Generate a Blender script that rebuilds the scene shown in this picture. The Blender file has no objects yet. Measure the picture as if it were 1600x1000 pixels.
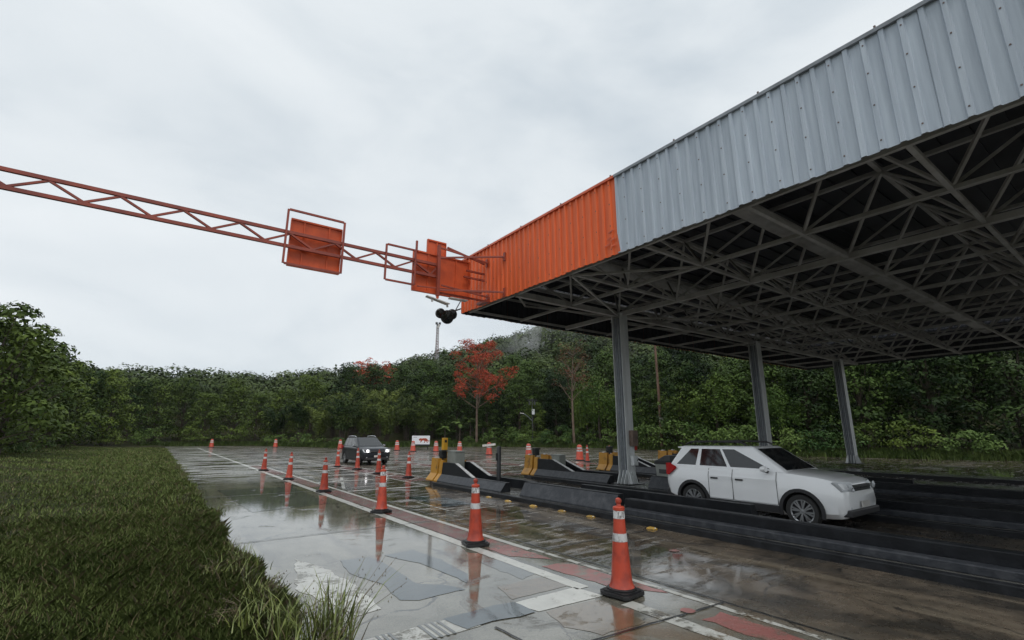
import bpy, bmesh, math, random
import numpy as np
from mathutils import Vector, Matrix
R_ = math.radians
random.seed(7); rng = np.random.default_rng(7)
scene = bpy.context.scene
col = scene.collection

# ------------------------------------------------------------------ camera
F_PX, HORIZON, EYE, YAW = 750.0, 676.0, 1.92, R_(35.9)
PITCH = math.atan((HORIZON - 500.0) / F_PX)
cd = bpy.data.cameras.new('camera'); cam = bpy.data.objects.new('camera', cd); col.objects.link(cam)
cd.sensor_width = 36.0; cd.lens = 36.0 * F_PX / 1600.0; cd.clip_start = 0.05; cd.clip_end = 4000
cam.location = (0, 0, EYE); cam.rotation_euler = (math.pi / 2 + PITCH, 0, -YAW)
scene.camera = cam

# ------------------------------------------------------------------ sky, sun, exposure
SUN_EL, SUN_AZ = R_(58), R_(200)
world = bpy.data.worlds.new('World'); scene.world = world; world.use_nodes = True
nt = world.node_tree; nt.nodes.clear()
def N(t, typ, **kw):
    n = t.nodes.new(typ)
    for k, v in kw.items(): setattr(n, k, v)
    return n
def L(t, a, b): t.links.new(a, b)
out = N(nt, 'ShaderNodeOutputWorld'); bg = N(nt, 'ShaderNodeBackground'); bg.inputs['Strength'].default_value = 0.1
sky = N(nt, 'ShaderNodeTexSky', sky_type='NISHITA'); sky.sun_disc = False
sky.sun_elevation = SUN_EL; sky.sun_rotation = SUN_AZ
tc = N(nt, 'ShaderNodeTexCoord'); mp = N(nt, 'ShaderNodeMapping'); mp.inputs['Scale'].default_value = (1.0, 1.0, 2.2)
n1 = N(nt, 'ShaderNodeTexNoise'); n1.inputs['Scale'].default_value = 2.1; n1.inputs['Detail'].default_value = 6; n1.inputs['Roughness'].default_value = 0.5; n1.inputs['Distortion'].default_value = 0.35
L(nt, tc.outputs['Generated'], mp.inputs['Vector']); L(nt, mp.outputs[0], n1.inputs['Vector'])
rp = N(nt, 'ShaderNodeValToRGB')
rp.color_ramp.elements[0].position = 0.30; rp.color_ramp.elements[0].color = (5.5, 6.15, 6.7, 1)
rp.color_ramp.elements[1].position = 0.70; rp.color_ramp.elements[1].color = (8.0, 8.4, 8.65, 1)
e = rp.color_ramp.elements.new(0.5); e.color = (7.1, 7.6, 7.95, 1)
mx = N(nt, 'ShaderNodeMix', data_type='RGBA'); mx.inputs[0].default_value = 0.96
L(nt, n1.outputs['Fac'], rp.inputs[0]); L(nt, sky.outputs[0], mx.inputs[6]); L(nt, rp.outputs[0], mx.inputs[7])
L(nt, mx.outputs[2], bg.inputs['Color']); L(nt, bg.outputs[0], out.inputs['Surface'])
sd = bpy.data.lights.new('sun', 'SUN'); so = bpy.data.objects.new('sun', sd); col.objects.link(so)
sd.energy = 1.3; sd.angle = R_(25); sd.color = (1.0, 0.97, 0.93)
so.rotation_euler = (math.pi / 2 - SUN_EL, 0, math.pi - SUN_AZ)
vs = scene.view_settings; vs.view_transform = 'Standard'; vs.look = 'None'; vs.gamma = 1; vs.exposure = 0.14
vs.use_curve_mapping = False

# ------------------------------------------------------------------ pixel helpers (direction only; depth is given by what a thing touches)
fh = Vector((math.sin(YAW), math.cos(YAW), 0)); rt = Vector((math.cos(YAW), -math.sin(YAW), 0)); up = Vector((0, 0, 1))
FW = fh * math.cos(PITCH) + up * math.sin(PITCH); UP = up * math.cos(PITCH) - fh * math.sin(PITCH)
def ray(x, y): return FW * F_PX + rt * (x - 800) - UP * (y - 500)
def ground(x, y, z=0.0):
    d = ray(x, y); t = (z - EYE) / d.z; return Vector((d.x * t, d.y * t, z))
def polar(px, r):
    b = YAW + math.atan((px - 800) / 770.0); return r * math.sin(b), r * math.cos(b)

# ------------------------------------------------------------------ materials
MATS = {}
def mat(name, color, rough=0.5, metal=0.0, var=0.0, scale=4.0, color2=None, bump=0.0, bscale=None, spec=0.5, emit=None, coords='Object', stretch=None, rrough=0.0, contrast=(0.35, 0.65), ior=None, orand=0.0, coat=0.0):
    if name in MATS: return MATS[name]
    m = bpy.data.materials.new(name); m.use_nodes = True; t = m.node_tree
    b = t.nodes['Principled BSDF']; b.inputs['Base Color'].default_value = (*color, 1)
    b.inputs['Roughness'].default_value = rough; b.inputs['Metallic'].default_value = metal; b.inputs['Specular IOR Level'].default_value = spec
    if ior: b.inputs['IOR'].default_value = ior
    if emit: b.inputs['Emission Color'].default_value = (*emit[0], 1); b.inputs['Emission Strength'].default_value = emit[1]
    if var > 0 or color2 or bump > 0 or rrough > 0:
        tcn = N(t, 'ShaderNodeTexCoord'); src = tcn.outputs['Object']
        if coords == 'World': g = N(t, 'ShaderNodeNewGeometry'); src = g.outputs['Position']
        if stretch:
            mpn = N(t, 'ShaderNodeMapping'); mpn.inputs['Scale'].default_value = stretch; L(t, src, mpn.inputs['Vector']); src = mpn.outputs[0]
        nz = N(t, 'ShaderNodeTexNoise'); nz.inputs['Scale'].default_value = scale; nz.inputs['Detail'].default_value = 6; nz.inputs['Roughness'].default_value = 0.62
        L(t, src, nz.inputs['Vector'])
        r = N(t, 'ShaderNodeValToRGB'); r.color_ramp.elements[0].position = contrast[0]; r.color_ramp.elements[1].position = contrast[1]
        c2 = color2 if color2 else tuple(c * (1 - var) for c in color)
        c1 = color if color2 else tuple(min(1, c * (1 + var)) for c in color)
        r.color_ramp.elements[0].color = (*c2, 1); r.color_ramp.elements[1].color = (*c1, 1)
        L(t, nz.outputs['Fac'], r.inputs[0]); L(t, r.outputs[0], b.inputs['Base Color'])
        if rrough > 0:
            mr = N(t, 'ShaderNodeMapRange'); mr.inputs[3].default_value = max(0.02, rough - rrough); mr.inputs[4].default_value = rough + rrough
            L(t, nz.outputs['Fac'], mr.inputs[0]); L(t, mr.outputs[0], b.inputs['Roughness'])
        if bump > 0:
            nb = N(t, 'ShaderNodeTexNoise'); nb.inputs['Scale'].default_value = bscale or scale * 6; nb.inputs['Detail'].default_value = 4
            L(t, src, nb.inputs['Vector']); bp = N(t, 'ShaderNodeBump'); bp.inputs['Strength'].default_value = bump; bp.inputs['Distance'].default_value = 0.02
            L(t, nb.outputs['Fac'], bp.inputs['Height']); L(t, bp.outputs[0], b.inputs['Normal'])
    if coat: b.inputs['Coat Weight'].default_value = coat; b.inputs['Coat Roughness'].default_value = 0.04
    if orand:
        oi = N(t, 'ShaderNodeObjectInfo'); hs = N(t, 'ShaderNodeHueSaturation'); mr = N(t, 'ShaderNodeMapRange'); mr.inputs[3].default_value = 1 - orand; mr.inputs[4].default_value = 1 + orand
        L(t, oi.outputs['Random'], mr.inputs[0]); L(t, mr.outputs[0], hs.inputs['Value'])
        lk = b.inputs['Base Color'].links
        if lk: L(t, lk[0].from_socket, hs.inputs['Color'])
        else: hs.inputs['Color'].default_value = b.inputs['Base Color'].default_value
        L(t, hs.outputs[0], b.inputs['Base Color'])
    MATS[name] = m; return m

def foliage(name, dark, light, scale=0.5, spec=0.12):
    """leaf material: tint differs from clump to clump and from tree to tree"""
    if name in MATS: return MATS[name]
    m = bpy.data.materials.new(name); m.use_nodes = True; t = m.node_tree; b = t.nodes['Principled BSDF']
    g = N(t, 'ShaderNodeNewGeometry'); oi = N(t, 'ShaderNodeObjectInfo')
    nz = N(t, 'ShaderNodeTexNoise'); nz.inputs['Scale'].default_value = scale; nz.inputs['Detail'].default_value = 5; nz.inputs['Roughness'].default_value = 0.6
    L(t, g.outputs['Position'], nz.inputs['Vector'])
    ad = N(t, 'ShaderNodeMath', operation='MULTIPLY_ADD'); ad.inputs[1].default_value = 0.42; L(t, oi.outputs['Random'], ad.inputs[0]); L(t, nz.outputs['Fac'], ad.inputs[2])
    r = N(t, 'ShaderNodeValToRGB'); r.color_ramp.elements[0].position = 0.46; r.color_ramp.elements[1].position = 0.98
    r.color_ramp.elements[0].color = (*dark, 1); r.color_ramp.elements[1].color = (*light, 1)
    L(t, ad.outputs[0], r.inputs[0]); L(t, r.outputs[0], b.inputs['Base Color'])
    b.inputs['Roughness'].default_value = 0.55; b.inputs['Specular IOR Level'].default_value = spec
    MATS[name] = m; return m

def wet_ground(name='wet_concrete', paint=None, wear=None, tint=None):
    """rain-wet concrete: grey to brown, tyre streaks along the lanes, puddled film in places"""
    m = bpy.data.materials.new(name); m.use_nodes = True; t = m.node_tree; b = t.nodes['Principled BSDF']
    g = N(t, 'ShaderNodeNewGeometry'); P = g.outputs['Position']
    def noise(scale, detail=6, rough=0.6, st=None, dist=0.0, off=0.0):
        v = P
        if st or off:
            q = N(t, 'ShaderNodeMapping'); q.inputs['Scale'].default_value = st or (1, 1, 1); q.inputs['Location'].default_value = (off, off * 1.7, 0); L(t, v, q.inputs['Vector']); v = q.outputs[0]
        n = N(t, 'ShaderNodeTexNoise'); n.inputs['Scale'].default_value = scale; n.inputs['Detail'].default_value = detail; n.inputs['Roughness'].default_value = rough; n.inputs['Distortion'].default_value = dist
        L(t, v, n.inputs['Vector']); return n.outputs['Fac']
    def rng_(v, a, b_, c=0.0, d=1.0, smooth=True):
        r = N(t, 'ShaderNodeMapRange'); r.interpolation_type = 'SMOOTHSTEP' if smooth else 'LINEAR'
        for i, x in enumerate((a, b_, c, d)): r.inputs[i + 1].default_value = x
        L(t, v, r.inputs[0]); return r.outputs[0]
    def math_(op, a, b_):
        n = N(t, 'ShaderNodeMath', operation=op)
        for i, x in enumerate((a, b_)):
            if isinstance(x, (int, float)): n.inputs[i].default_value = x
            else: L(t, x, n.inputs[i])
        return n.outputs[0]
    def mix(f, a, b_):
        n = N(t, 'ShaderNodeMix', data_type='RGBA')
        if isinstance(f, (int, float)): n.inputs[0].default_value = f
        else: L(t, f, n.inputs[0])
        for i, x in ((6, a), (7, b_)):
            if isinstance(x, tuple): n.inputs[i].default_value = (*x, 1)
            else: L(t, x, n.inputs[i])
        return n.outputs[2]
    sx = N(t, 'ShaderNodeSeparateXYZ'); L(t, P, sx.inputs[0]); X = sx.outputs[0]; Y = sx.outputs[1]
    big = noise(0.28, 5, 0.6, dist=0.4); streak = noise(1.0, 5, 0.65, st=(1.6, 0.16, 1)); fine = noise(9.0, 8, 0.75); mid = noise(1.1, 8, 0.72, dist=0.6, off=13.0)
    # the toll lanes beyond the cone row are the brown, more soiled concrete
    lane = rng_(math_('ADD', X, math_('MULTIPLY', math_('SUBTRACT', mid, 0.5), 1.2)), 5.0, 6.0)
    pale = mix(rng_(mid, 0.35, 0.7), (0.110, 0.104, 0.080), (0.200, 0.190, 0.152))
    pale = mix(math_('MULTIPLY', rng_(noise(0.55, 5, 0.6, off=4.0), 0.56, 0.66), rng_(Y, 6.2, 4.2)), pale, (0.135, 0.095, 0.055))
    stain = noise(0.9, 7, 0.7, dist=1.2, off=47.0)
    pale = mix(math_('MULTIPLY', rng_(stain, 0.54, 0.62), 0.55), pale, (0.055, 0.050, 0.040))
    pale = mix(math_('MULTIPLY', rng_(stain, 0.44, 0.36), 0.5), pale, (0.20, 0.19, 0.16))
    vo = N(t, 'ShaderNodeTexVoronoi', feature='DISTANCE_TO_EDGE'); vo.inputs['Scale'].default_value = 0.42
    wq = N(t, 'ShaderNodeVectorMath', operation='MULTIPLY_ADD'); wn = N(t, 'ShaderNodeTexNoise'); wn.inputs['Scale'].default_value = 1.5; wn.inputs['Detail'].default_value = 5
    L(t, P, wn.inputs['Vector']); L(t, wn.outputs['Color'], wq.inputs[0]); wq.inputs[1].default_value = (0.9, 0.9, 0.0); L(t, P, wq.inputs[2]); L(t, wq.outputs[0], vo.inputs['Vector'])
    crack = math_('MULTIPLY', rng_(vo.outputs['Distance'], 0.010, 0.003), rng_(mid, 0.46, 0.54))
    brown = mix(rng_(mid, 0.36, 0.64), (0.022, 0.018, 0.013), (0.125, 0.098, 0.070))
    brown = mix(rng_(streak, 0.52, 0.64), brown, (0.16, 0.132, 0.095))
    base = mix(lane, pale, brown)
    base = mix(math_('MULTIPLY', rng_(streak, 0.47, 0.36), 0.55), base, (0.030, 0.028, 0.024))
    base = mix(math_('MULTIPLY', rng_(fine, 0.60, 0.72), 0.5), base, (0.03, 0.028, 0.024))
    base = mix(math_('MULTIPLY', rng_(fine, 0.40, 0.28), 0.35), base, (0.27, 0.25, 0.21))
    grit = noise(38.0, 3, 0.8, off=2.0)
    base = mix(math_('MULTIPLY', rng_(grit, 0.54, 0.70), 0.45), base, (0.035, 0.032, 0.027))
    base = mix(math_('MULTIPLY', rng_(grit, 0.44, 0.30), 0.35), base, (0.30, 0.28, 0.24))
    base = mix(math_('MULTIPLY', crack, 0.85), base, (0.012, 0.011, 0.010))
    if tint: base = mix(tint[1], base, mix(rng_(fine, 0.35, 0.65), tuple(c * 0.6 for c in tint[0]), tint[0]))
    if paint: base = mix(rng_(math_('ADD', math_('MULTIPLY', noise(wear[2], 8, 0.72, off=31.0), 0.75), math_('MULTIPLY', fine, 0.25)), wear[0], wear[1]), base, mix(rng_(mid, 0.3, 0.7), tuple(c * 0.75 for c in paint), paint))
    L(t, base, b.inputs['Base Color'])
    pud = rng_(math_('ADD', big, math_('MULTIPLY', math_('SUBTRACT', mid, 0.5), 0.45)), 0.33, 0.47)
    pud = math_('MAXIMUM', pud, math_('MULTIPLY', math_('SUBTRACT', 1.0, lane), math_('MULTIPLY', rng_(mid, 0.33, 0.42), math_('SUBTRACT', 1.0, math_('MULTIPLY', rng_(stain, 0.56, 0.64), 0.9)))))
    ridge = noise(1.0, 6, 0.7, st=(0.9, 3.4, 1), off=21.0)
    pud = math_('MULTIPLY', pud, math_('SUBTRACT', 1.0, math_('MULTIPLY', lane, rng_(ridge, 0.50, 0.60))))   # 1 = film of water
    film = math_('MULTIPLY', math_('MULTIPLY', pud, rng_(Y, 2.4, 4.4)), math_('ADD', rng_(Y, 30, 17), math_('MULTIPLY', rng_(noise(0.8, 4, 0.6, st=(0.35, 1.6, 1), off=8.0), 0.48, 0.56), rng_(Y, 17, 30))))
    dry = math_('ADD', 0.30, math_('MULTIPLY', math_('SUBTRACT', fine, 0.5), 0.5))
    rough = N(t, 'ShaderNodeMix', data_type='FLOAT'); L(t, film, rough.inputs[0]); L(t, dry, rough.inputs[2]); rough.inputs[3].default_value = 0.16 if paint else 0.035
    L(t, rough.outputs[0], b.inputs['Roughness'])
    b.inputs['IOR'].default_value = 1.5 if paint else 2.3; b.inputs['Specular IOR Level'].default_value = 0.5
    bp = N(t, 'ShaderNodeBump'); bp.inputs['Distance'].default_value = 0.006
    L(t, math_('SUBTRACT', 0.55, math_('MULTIPLY', film, 0.50)), bp.inputs['Strength'])
    L(t, math_('ADD', math_('ADD', fine, math_('MULTIPLY', ridge, math_('MULTIPLY', lane, 1.6))), math_('MULTIPLY', noise(2.2, 3, 0.5, off=3.0), 0.8)), bp.inputs['Height']); L(t, bp.outputs[0], b.inputs['Normal'])
    return m

M = dict(
    ground=wet_ground(),
    white=wet_ground('worn_white_paint', (0.56, 0.56, 0.52), (0.36, 0.45, 3.2)),
    white2=wet_ground('rubbed_white_paint', (0.50, 0.50, 0.46), (0.43, 0.51, 3.0)),
    red=wet_ground('worn_red_paint', (0.17, 0.042, 0.038), (0.41, 0.53, 2.4)),
    pink=wet_ground('faded_red_paint', (0.30, 0.115, 0.10), (0.41, 0.53, 2.4)),
    patch=wet_ground('asphalt_patch', tint=((0.030, 0.050, 0.060), 0.92)),
    patch2=wet_ground('asphalt_patch_pale', tint=((0.085, 0.094, 0.090), 0.75)),
    brownpatch=wet_ground('brown_concrete', tint=((0.155, 0.108, 0.060), 0.75)),
    tar=mat('tar_joint', (0.018, 0.018, 0.018), 0.3),
    soil=mat('verge_soil', (0.045, 0.040, 0.020), 0.95, spec=0.05, color2=(0.018, 0.026, 0.009), scale=2.2, coords='World', bump=0.8, bscale=14),
    kerbblack=mat('black_kerb_paint', (0.012, 0.013, 0.015), 0.4, spec=0.25, var=0.5, scale=3, bump=0.25, rrough=0.12, coords='World'),
    barrier=mat('black_barrier_paint', (0.020, 0.022, 0.026), 0.45, color2=(0.007, 0.008, 0.010), scale=3.0, contrast=(0.45, 0.80), bump=0.25, bscale=20, rrough=0.12, coords='World', spec=0.22),
    barriertoe=mat('scuffed_skylit_barrier_paint', (0.070, 0.073, 0.080), 0.42, color2=(0.024, 0.027, 0.033), scale=5, contrast=(0.42, 0.80), bump=0.3, bscale=24, coords='World', rrough=0.1, spec=0.3),  # scuffs, plus skylight on the sloping toe put into a lighter grey
    edgewhite=mat('white_edge_paint', (0.42, 0.42, 0.41), 0.5, var=0.35, scale=12, coords='World'),
    yellow=mat('yellow_barrier_paint', (0.46, 0.22, 0.018), 0.45, color2=(0.10, 0.055, 0.018), scale=2.6, coords='World', contrast=(0.28, 0.46), bump=0.2),
    postyellow=mat('yellow_post_paint', (0.62, 0.33, 0.02), 0.35, var=0.12, scale=3),
    islandtop=mat('wet_island_concrete', (0.10, 0.098, 0.09), 0.2, var=0.4, scale=2.5, coords='World', bump=0.3, rrough=0.15, ior=1.6),
    stud=mat('yellow_stud', (0.40, 0.235, 0.03), 0.45, orand=0.25, color2=(0.14, 0.09, 0.03), scale=14, contrast=(0.3, 0.5)),
    greybox=mat('grey_cabinet_paint', (0.27, 0.285, 0.26), 0.4, var=0.12, scale=3),
    darkgrey=mat('dark_grey_plastic', (0.05, 0.052, 0.055), 0.45, var=0.2),
    black=mat('black_rubber', (0.012, 0.012, 0.013), 0.45, var=0.3, scale=8, bump=0.1),
    lamp_black=mat('black_lamp_housing', (0.012, 0.013, 0.015), 0.35),
    orange=mat('orange_sheet_paint', (0.80, 0.155, 0.044), 0.45, spec=0.3, orand=0.06, color2=(0.62, 0.112, 0.036), scale=1.6, stretch=(5, 5, 0.35), coords='World', contrast=(0.3, 0.62), bump=0.06, bscale=3, rrough=0.08),
    orangesteel=mat('orange_steel_paint', (0.66, 0.120, 0.040), 0.42, color2=(0.40, 0.07, 0.03), scale=2.2, coords='World', contrast=(0.28, 0.52)),
    lattice=mat('backlit_orange_lattice_paint', (0.33, 0.062, 0.032), 0.45, color2=(0.20, 0.04, 0.026), scale=2.2, coords='World'),  # gantry orange with the backlit shade of its members put into the colour
    signback=mat('dull_orange_sign_back', (0.66, 0.115, 0.036), 0.45, spec=0.3, color2=(0.48, 0.08, 0.030), scale=2.0, coords='World', contrast=(0.3, 0.6)),
    greysheet=mat('blue_grey_sheet_paint', (0.50, 0.56, 0.62), 0.4, orand=0.08, color2=(0.35, 0.40, 0.46), scale=1.5, stretch=(5, 5, 0.3), coords='World', contrast=(0.28, 0.68), bump=0.06, bscale=3, rrough=0.08),
    capdark=mat('dark_ridge_cap', (0.12, 0.075, 0.06), 0.5, var=0.3),
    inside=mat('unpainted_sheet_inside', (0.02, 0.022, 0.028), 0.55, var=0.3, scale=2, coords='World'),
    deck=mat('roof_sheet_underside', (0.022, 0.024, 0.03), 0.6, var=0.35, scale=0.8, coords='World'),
    steel=mat('grey_truss_paint', (0.46, 0.455, 0.44), 0.5, color2=(0.28, 0.27, 0.25), scale=1.5, coords='World'),
    colsteel=mat('column_paint', (0.74, 0.76, 0.76), 0.42, color2=(0.55, 0.57, 0.57), scale=1.4, stretch=(3, 3, 0.5), coords='World', rrough=0.1),
    conduit=mat('grey_conduit', (0.22, 0.24, 0.26), 0.4, var=0.2),
    rustbox=mat('brown_metal_box', (0.16, 0.11, 0.085), 0.5, var=0.3),
    cone=mat('orange_cone_plastic', (0.44, 0.058, 0.028), 0.33, orand=0.12, color2=(0.19, 0.034, 0.026), scale=6, bump=0.05, rrough=0.08, contrast=(0.25, 0.55)),
    tape=mat('white_reflective_tape', (0.56, 0.56, 0.56), 0.4, orand=0.15, color2=(0.24, 0.22, 0.21), scale=14, contrast=(0.34, 0.52)),
    tapemark=mat('black_print', (0.03, 0.03, 0.03), 0.5),
    signwhite=mat('white_sign_face', (0.70, 0.72, 0.74), 0.4), signred=mat('sign_red_print', (0.42, 0.07, 0.03), 0.5),
    redpaint=mat('red_extinguisher_paint', (0.45, 0.03, 0.02), 0.3), pole=mat('brown_wood_pole', (0.11, 0.062, 0.04), 0.7, var=0.4, scale=3, stretch=(4, 4, 0.3)),
    palewhite=mat('pale_white_metal', (0.55, 0.53, 0.50), 0.5, var=0.2), tower=mat('tower_steel', (0.30, 0.30, 0.31), 0.5, color2=(0.20, 0.12, 0.11), scale=0.35, coords='World', contrast=(0.45, 0.55)),
    bark=mat('bark', (0.055, 0.042, 0.03), 0.9, var=0.4, scale=3, bump=0.4), palebark=mat('pale_bark', (0.17, 0.125, 0.09), 0.85, color2=(0.09, 0.06, 0.045), scale=1.5, bump=0.3),
    carblack=mat('black_car_paint', (0.010, 0.012, 0.017), 0.3, var=0.1, coat=0.35, spec=0.3), carwhite=mat('white_car_paint', (0.80, 0.81, 0.82), 0.3, var=0.03, scale=1, coat=1.0),
    glass=mat('tinted_car_glass', (0.012, 0.014, 0.016), 0.05, ior=1.7), trim=mat('black_car_trim', (0.02, 0.02, 0.022), 0.5),
    tyre=mat('tyre_rubber', (0.018, 0.018, 0.018), 0.6), rim=mat('alloy_rim', (0.45, 0.46, 0.47), 0.3, metal=0.8), rimdark=mat('dark_alloy', (0.06, 0.06, 0.065), 0.35, metal=0.5),
    tail=mat('red_tail_light', (0.42, 0.015, 0.02), 0.12, ior=1.6), chrome=mat('chrome', (0.6, 0.6, 0.62), 0.15, metal=1.0),
    headlamp=mat('lit_headlamp', (0.9, 0.9, 0.9), 0.2, emit=((1.0, 0.97, 0.98), 4.5)), lens=mat('lamp_lens', (0.5, 0.52, 0.54), 0.1, ior=1.6),
    leafA=foliage('dark_leaves', (0.008, 0.020, 0.006), (0.066, 0.108, 0.024)),
    leafB=foliage('green_leaves', (0.014, 0.034, 0.008), (0.120, 0.165, 0.030)),
    leafC=foliage('bamboo_leaves', (0.016, 0.036, 0.009), (0.150, 0.190, 0.044)),
    leafD=foliage('bush_leaves', (0.030, 0.066, 0.018), (0.125, 0.185, 0.045)),
    leafE=foliage('vine_leaves', (0.034, 0.070, 0.014), (0.125, 0.180, 0.036)),
    leafR=foliage('red_blossom', (0.17, 0.030, 0.018), (0.56, 0.092, 0.046), scale=1.6),
    leafRB=foliage('faded_red_blossom', (0.05, 0.045, 0.022), (0.19, 0.060, 0.032), scale=0.7),
    grass=foliage('verge_grass', (0.050, 0.085, 0.020), (0.17, 0.215, 0.065), scale=0.9),
    straw=mat('straw', (0.26, 0.21, 0.10), 0.7, color2=(0.13, 0.12, 0.05), scale=2, coords='World'),
    dryblade=mat('grass_blade', (0.19, 0.22, 0.05), 0.5, color2=(0.07, 0.10, 0.022), scale=6, coords='World'),
    reed=mat('dry_grass_stalk', (0.16, 0.12, 0.06), 0.6, color2=(0.03, 0.03, 0.02), scale=5, coords='World'),
    farleaf=foliage('hill_leaves', (0.010, 0.025, 0.008), (0.110, 0.145, 0.042), scale=0.09),
)

# ------------------------------------------------------------------ mesh helpers
class MB:
    def __init__(s): s.v = []; s.f = []; s.m = []
    def add(s, vs, fs, mi=0):
        o = len(s.v); s.v += [tuple(v) for v in vs]; s.f += [tuple(i + o for i in f) for f in fs]; s.m += [mi] * len(fs); return s
    def box(s, x0, x1, y0, y1, z0, z1, mi=0):
        v = [(x, y, z) for z in (z0, z1) for y in (y0, y1) for x in (x0, x1)]
        return s.add(v, [(0, 2, 3, 1), (4, 5, 7, 6), (0, 1, 5, 4), (2, 6, 7, 3), (0, 4, 6, 2), (1, 3, 7, 5)], mi)
    def bar(s, p, q, w, h=None, mi=0):
        p, q = Vector(p), Vector(q); d = (q - p).normalized(); h = h or w
        ref = Vector((0, 0, 1)) if abs(d.z) < 0.95 else Vector((0, 1, 0))
        a = d.cross(ref).normalized(); b = a.cross(d).normalized(); a *= w / 2; b *= h / 2
        v = [p - a - b, p + a - b, p + a + b, p - a + b, q - a - b, q + a - b, q + a + b, q - a + b]
        return s.add(v, [(3, 2, 1, 0), (4, 5, 6, 7), (0, 1, 5, 4), (1, 2, 6, 5), (2, 3, 7, 6), (3, 0, 4, 7)], mi)
    def tube(s, pts, rads, n=8, mi=0, caps=True):
        pts = [Vector(p) for p in pts]
        if not hasattr(rads, '__len__'): rads = [rads] * len(pts)
        rings = []
        for i, p in enumerate(pts):
            d = (pts[min(i + 1, len(pts) - 1)] - pts[max(i - 1, 0)]).normalized()
            ref = Vector((0, 0, 1)) if abs(d.z) < 0.9 else Vector((0, 1, 0))
            a = d.cross(ref).normalized(); b = a.cross(d).normalized()
            rings.append([p + (a * math.cos(k * 2 * math.pi / n) + b * math.sin(k * 2 * math.pi / n)) * rads[i] for k in range(n)])
        v = [x for r in rings for x in r]; f = []
        for i in range(len(pts) - 1):
            for k in range(n):
                f.append((i * n + k, i * n + (k + 1) % n, (i + 1) * n + (k + 1) % n, (i + 1) * n + k))
        if caps: f.append(tuple(range(n))[::-1]); f.append(tuple((len(pts) - 1) * n + k for k in range(n)))
        return s.add(v, f, mi)
    def lathe(s, prof, n=24, mi=0, c=(0, 0), axis='z'):
        v = []; f = []
        for (r, z) in prof:
            for k in range(n):
                a = 2 * math.pi * k / n
                v.append((c[0] + r * math.cos(a), c[1] + r * math.sin(a), z) if axis == 'z' else (z, c[0] + r * math.cos(a), c[1] + r * math.sin(a)))
        for i in range(len(prof) - 1):
            for k in range(n): f.append((i * n + k, i * n + (k + 1) % n, (i + 1) * n + (k + 1) % n, (i + 1) * n + k))
        return s.add(v, f, mi)
    def prism(s, poly, fn, a, b, mi=0):
        """poly of 2-D points; fn(u,v,t) gives the 3-D point, t from a to b"""
        n = len(poly); v = [fn(u, w, a) for u, w in poly] + [fn(u, w, b) for u, w in poly]
        f = [tuple(range(n))[::-1], tuple(range(n, 2 * n))] + [(i, (i + 1) % n, n + (i + 1) % n, n + i) for i in range(n)]
        return s.add(v, f, mi)
    def mesh(s, name, mats, smooth=False, fix=True):
        me = bpy.data.meshes.new(name); me.from_pydata(s.v, [], s.f)
        for m in (mats if isinstance(mats, (list, tuple)) else [mats]): me.materials.append(m)
        me.polygons.foreach_set('material_index', s.m)
        if fix:
            bm = bmesh.new(); bm.from_mesh(me); bmesh.ops.recalc_face_normals(bm, faces=bm.faces); bm.to_mesh(me); bm.free()
        if smooth:
            me.polygons.foreach_set('use_smooth', [True] * len(me.polygons)); me.set_sharp_from_angle(angle=R_(38))
        me.update(); return me
    def build(s, name, mats, parent=None, off=None, smooth=False, bevel=0, fix=True):
        if off is not None: s.v = [(x - off[0], y - off[1], z - off[2]) for x, y, z in s.v]
        o = bpy.data.objects.new(name, s.mesh(name, mats, smooth, fix)); col.objects.link(o)
        if parent: o.parent = parent
        if bevel:
            b = o.modifiers.new('bevel', 'BEVEL'); b.width = bevel; b.segments = 2; b.limit_method = 'ANGLE'; b.angle_limit = R_(40)
        return o
def np_mesh(name, V, n_per, material):
    """V: (faces, n_per, 3) loose polygons, straight from numpy"""
    nf = len(V); me = bpy.data.meshes.new(name)
    me.vertices.add(nf * n_per); me.vertices.foreach_set('co', np.ascontiguousarray(V, dtype=np.float32).ravel())
    me.loops.add(nf * n_per); me.loops.foreach_set('vertex_index', np.arange(nf * n_per, dtype=np.int32))
    me.polygons.add(nf); me.polygons.foreach_set('loop_start', np.arange(0, nf * n_per, n_per, dtype=np.int32))
    me.materials.append(material); me.update(calc_edges=True); return me
def link(name, me, parent=None):
    o = bpy.data.objects.new(name, me); col.objects.link(o)
    if parent: o.parent = parent
    return o
def tag(o, label, cat, group=None):
    o['label'] = label; o['category'] = cat
    if group: o['group'] = group
    return o
def struct(o): o['kind'] = 'structure'; return o
def stuff(o, label=None, cat=None):
    o['kind'] = 'stuff'
    if label: o['label'] = label; o['category'] = cat
    return o
def thing(name, loc, label, cat, group=None, rz=0.0):
    o = bpy.data.objects.new(name, None); col.objects.link(o); o.location = loc; o.rotation_euler.z = rz; o.empty_display_size = 0.2
    return tag(o, label, cat, group)
def dup(root, loc, label=None, group=None, rz=0.0, scale=None):
    def cp(o, par):
        c = o.copy(); col.objects.link(c); c.parent = par
        for ch in o.children: cp(ch, c)
        return c
    r = cp(root, None); r.location = loc; r.rotation_euler = (0, 0, rz)
    if scale: r.scale = scale if hasattr(scale, '__len__') else (scale,) * 3
    if label: r['label'] = label
    if group: r['group'] = group
    return r
UNIT = MB().box(-.5, .5, -.5, .5, -.5, .5)
unit_cache = {}
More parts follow.
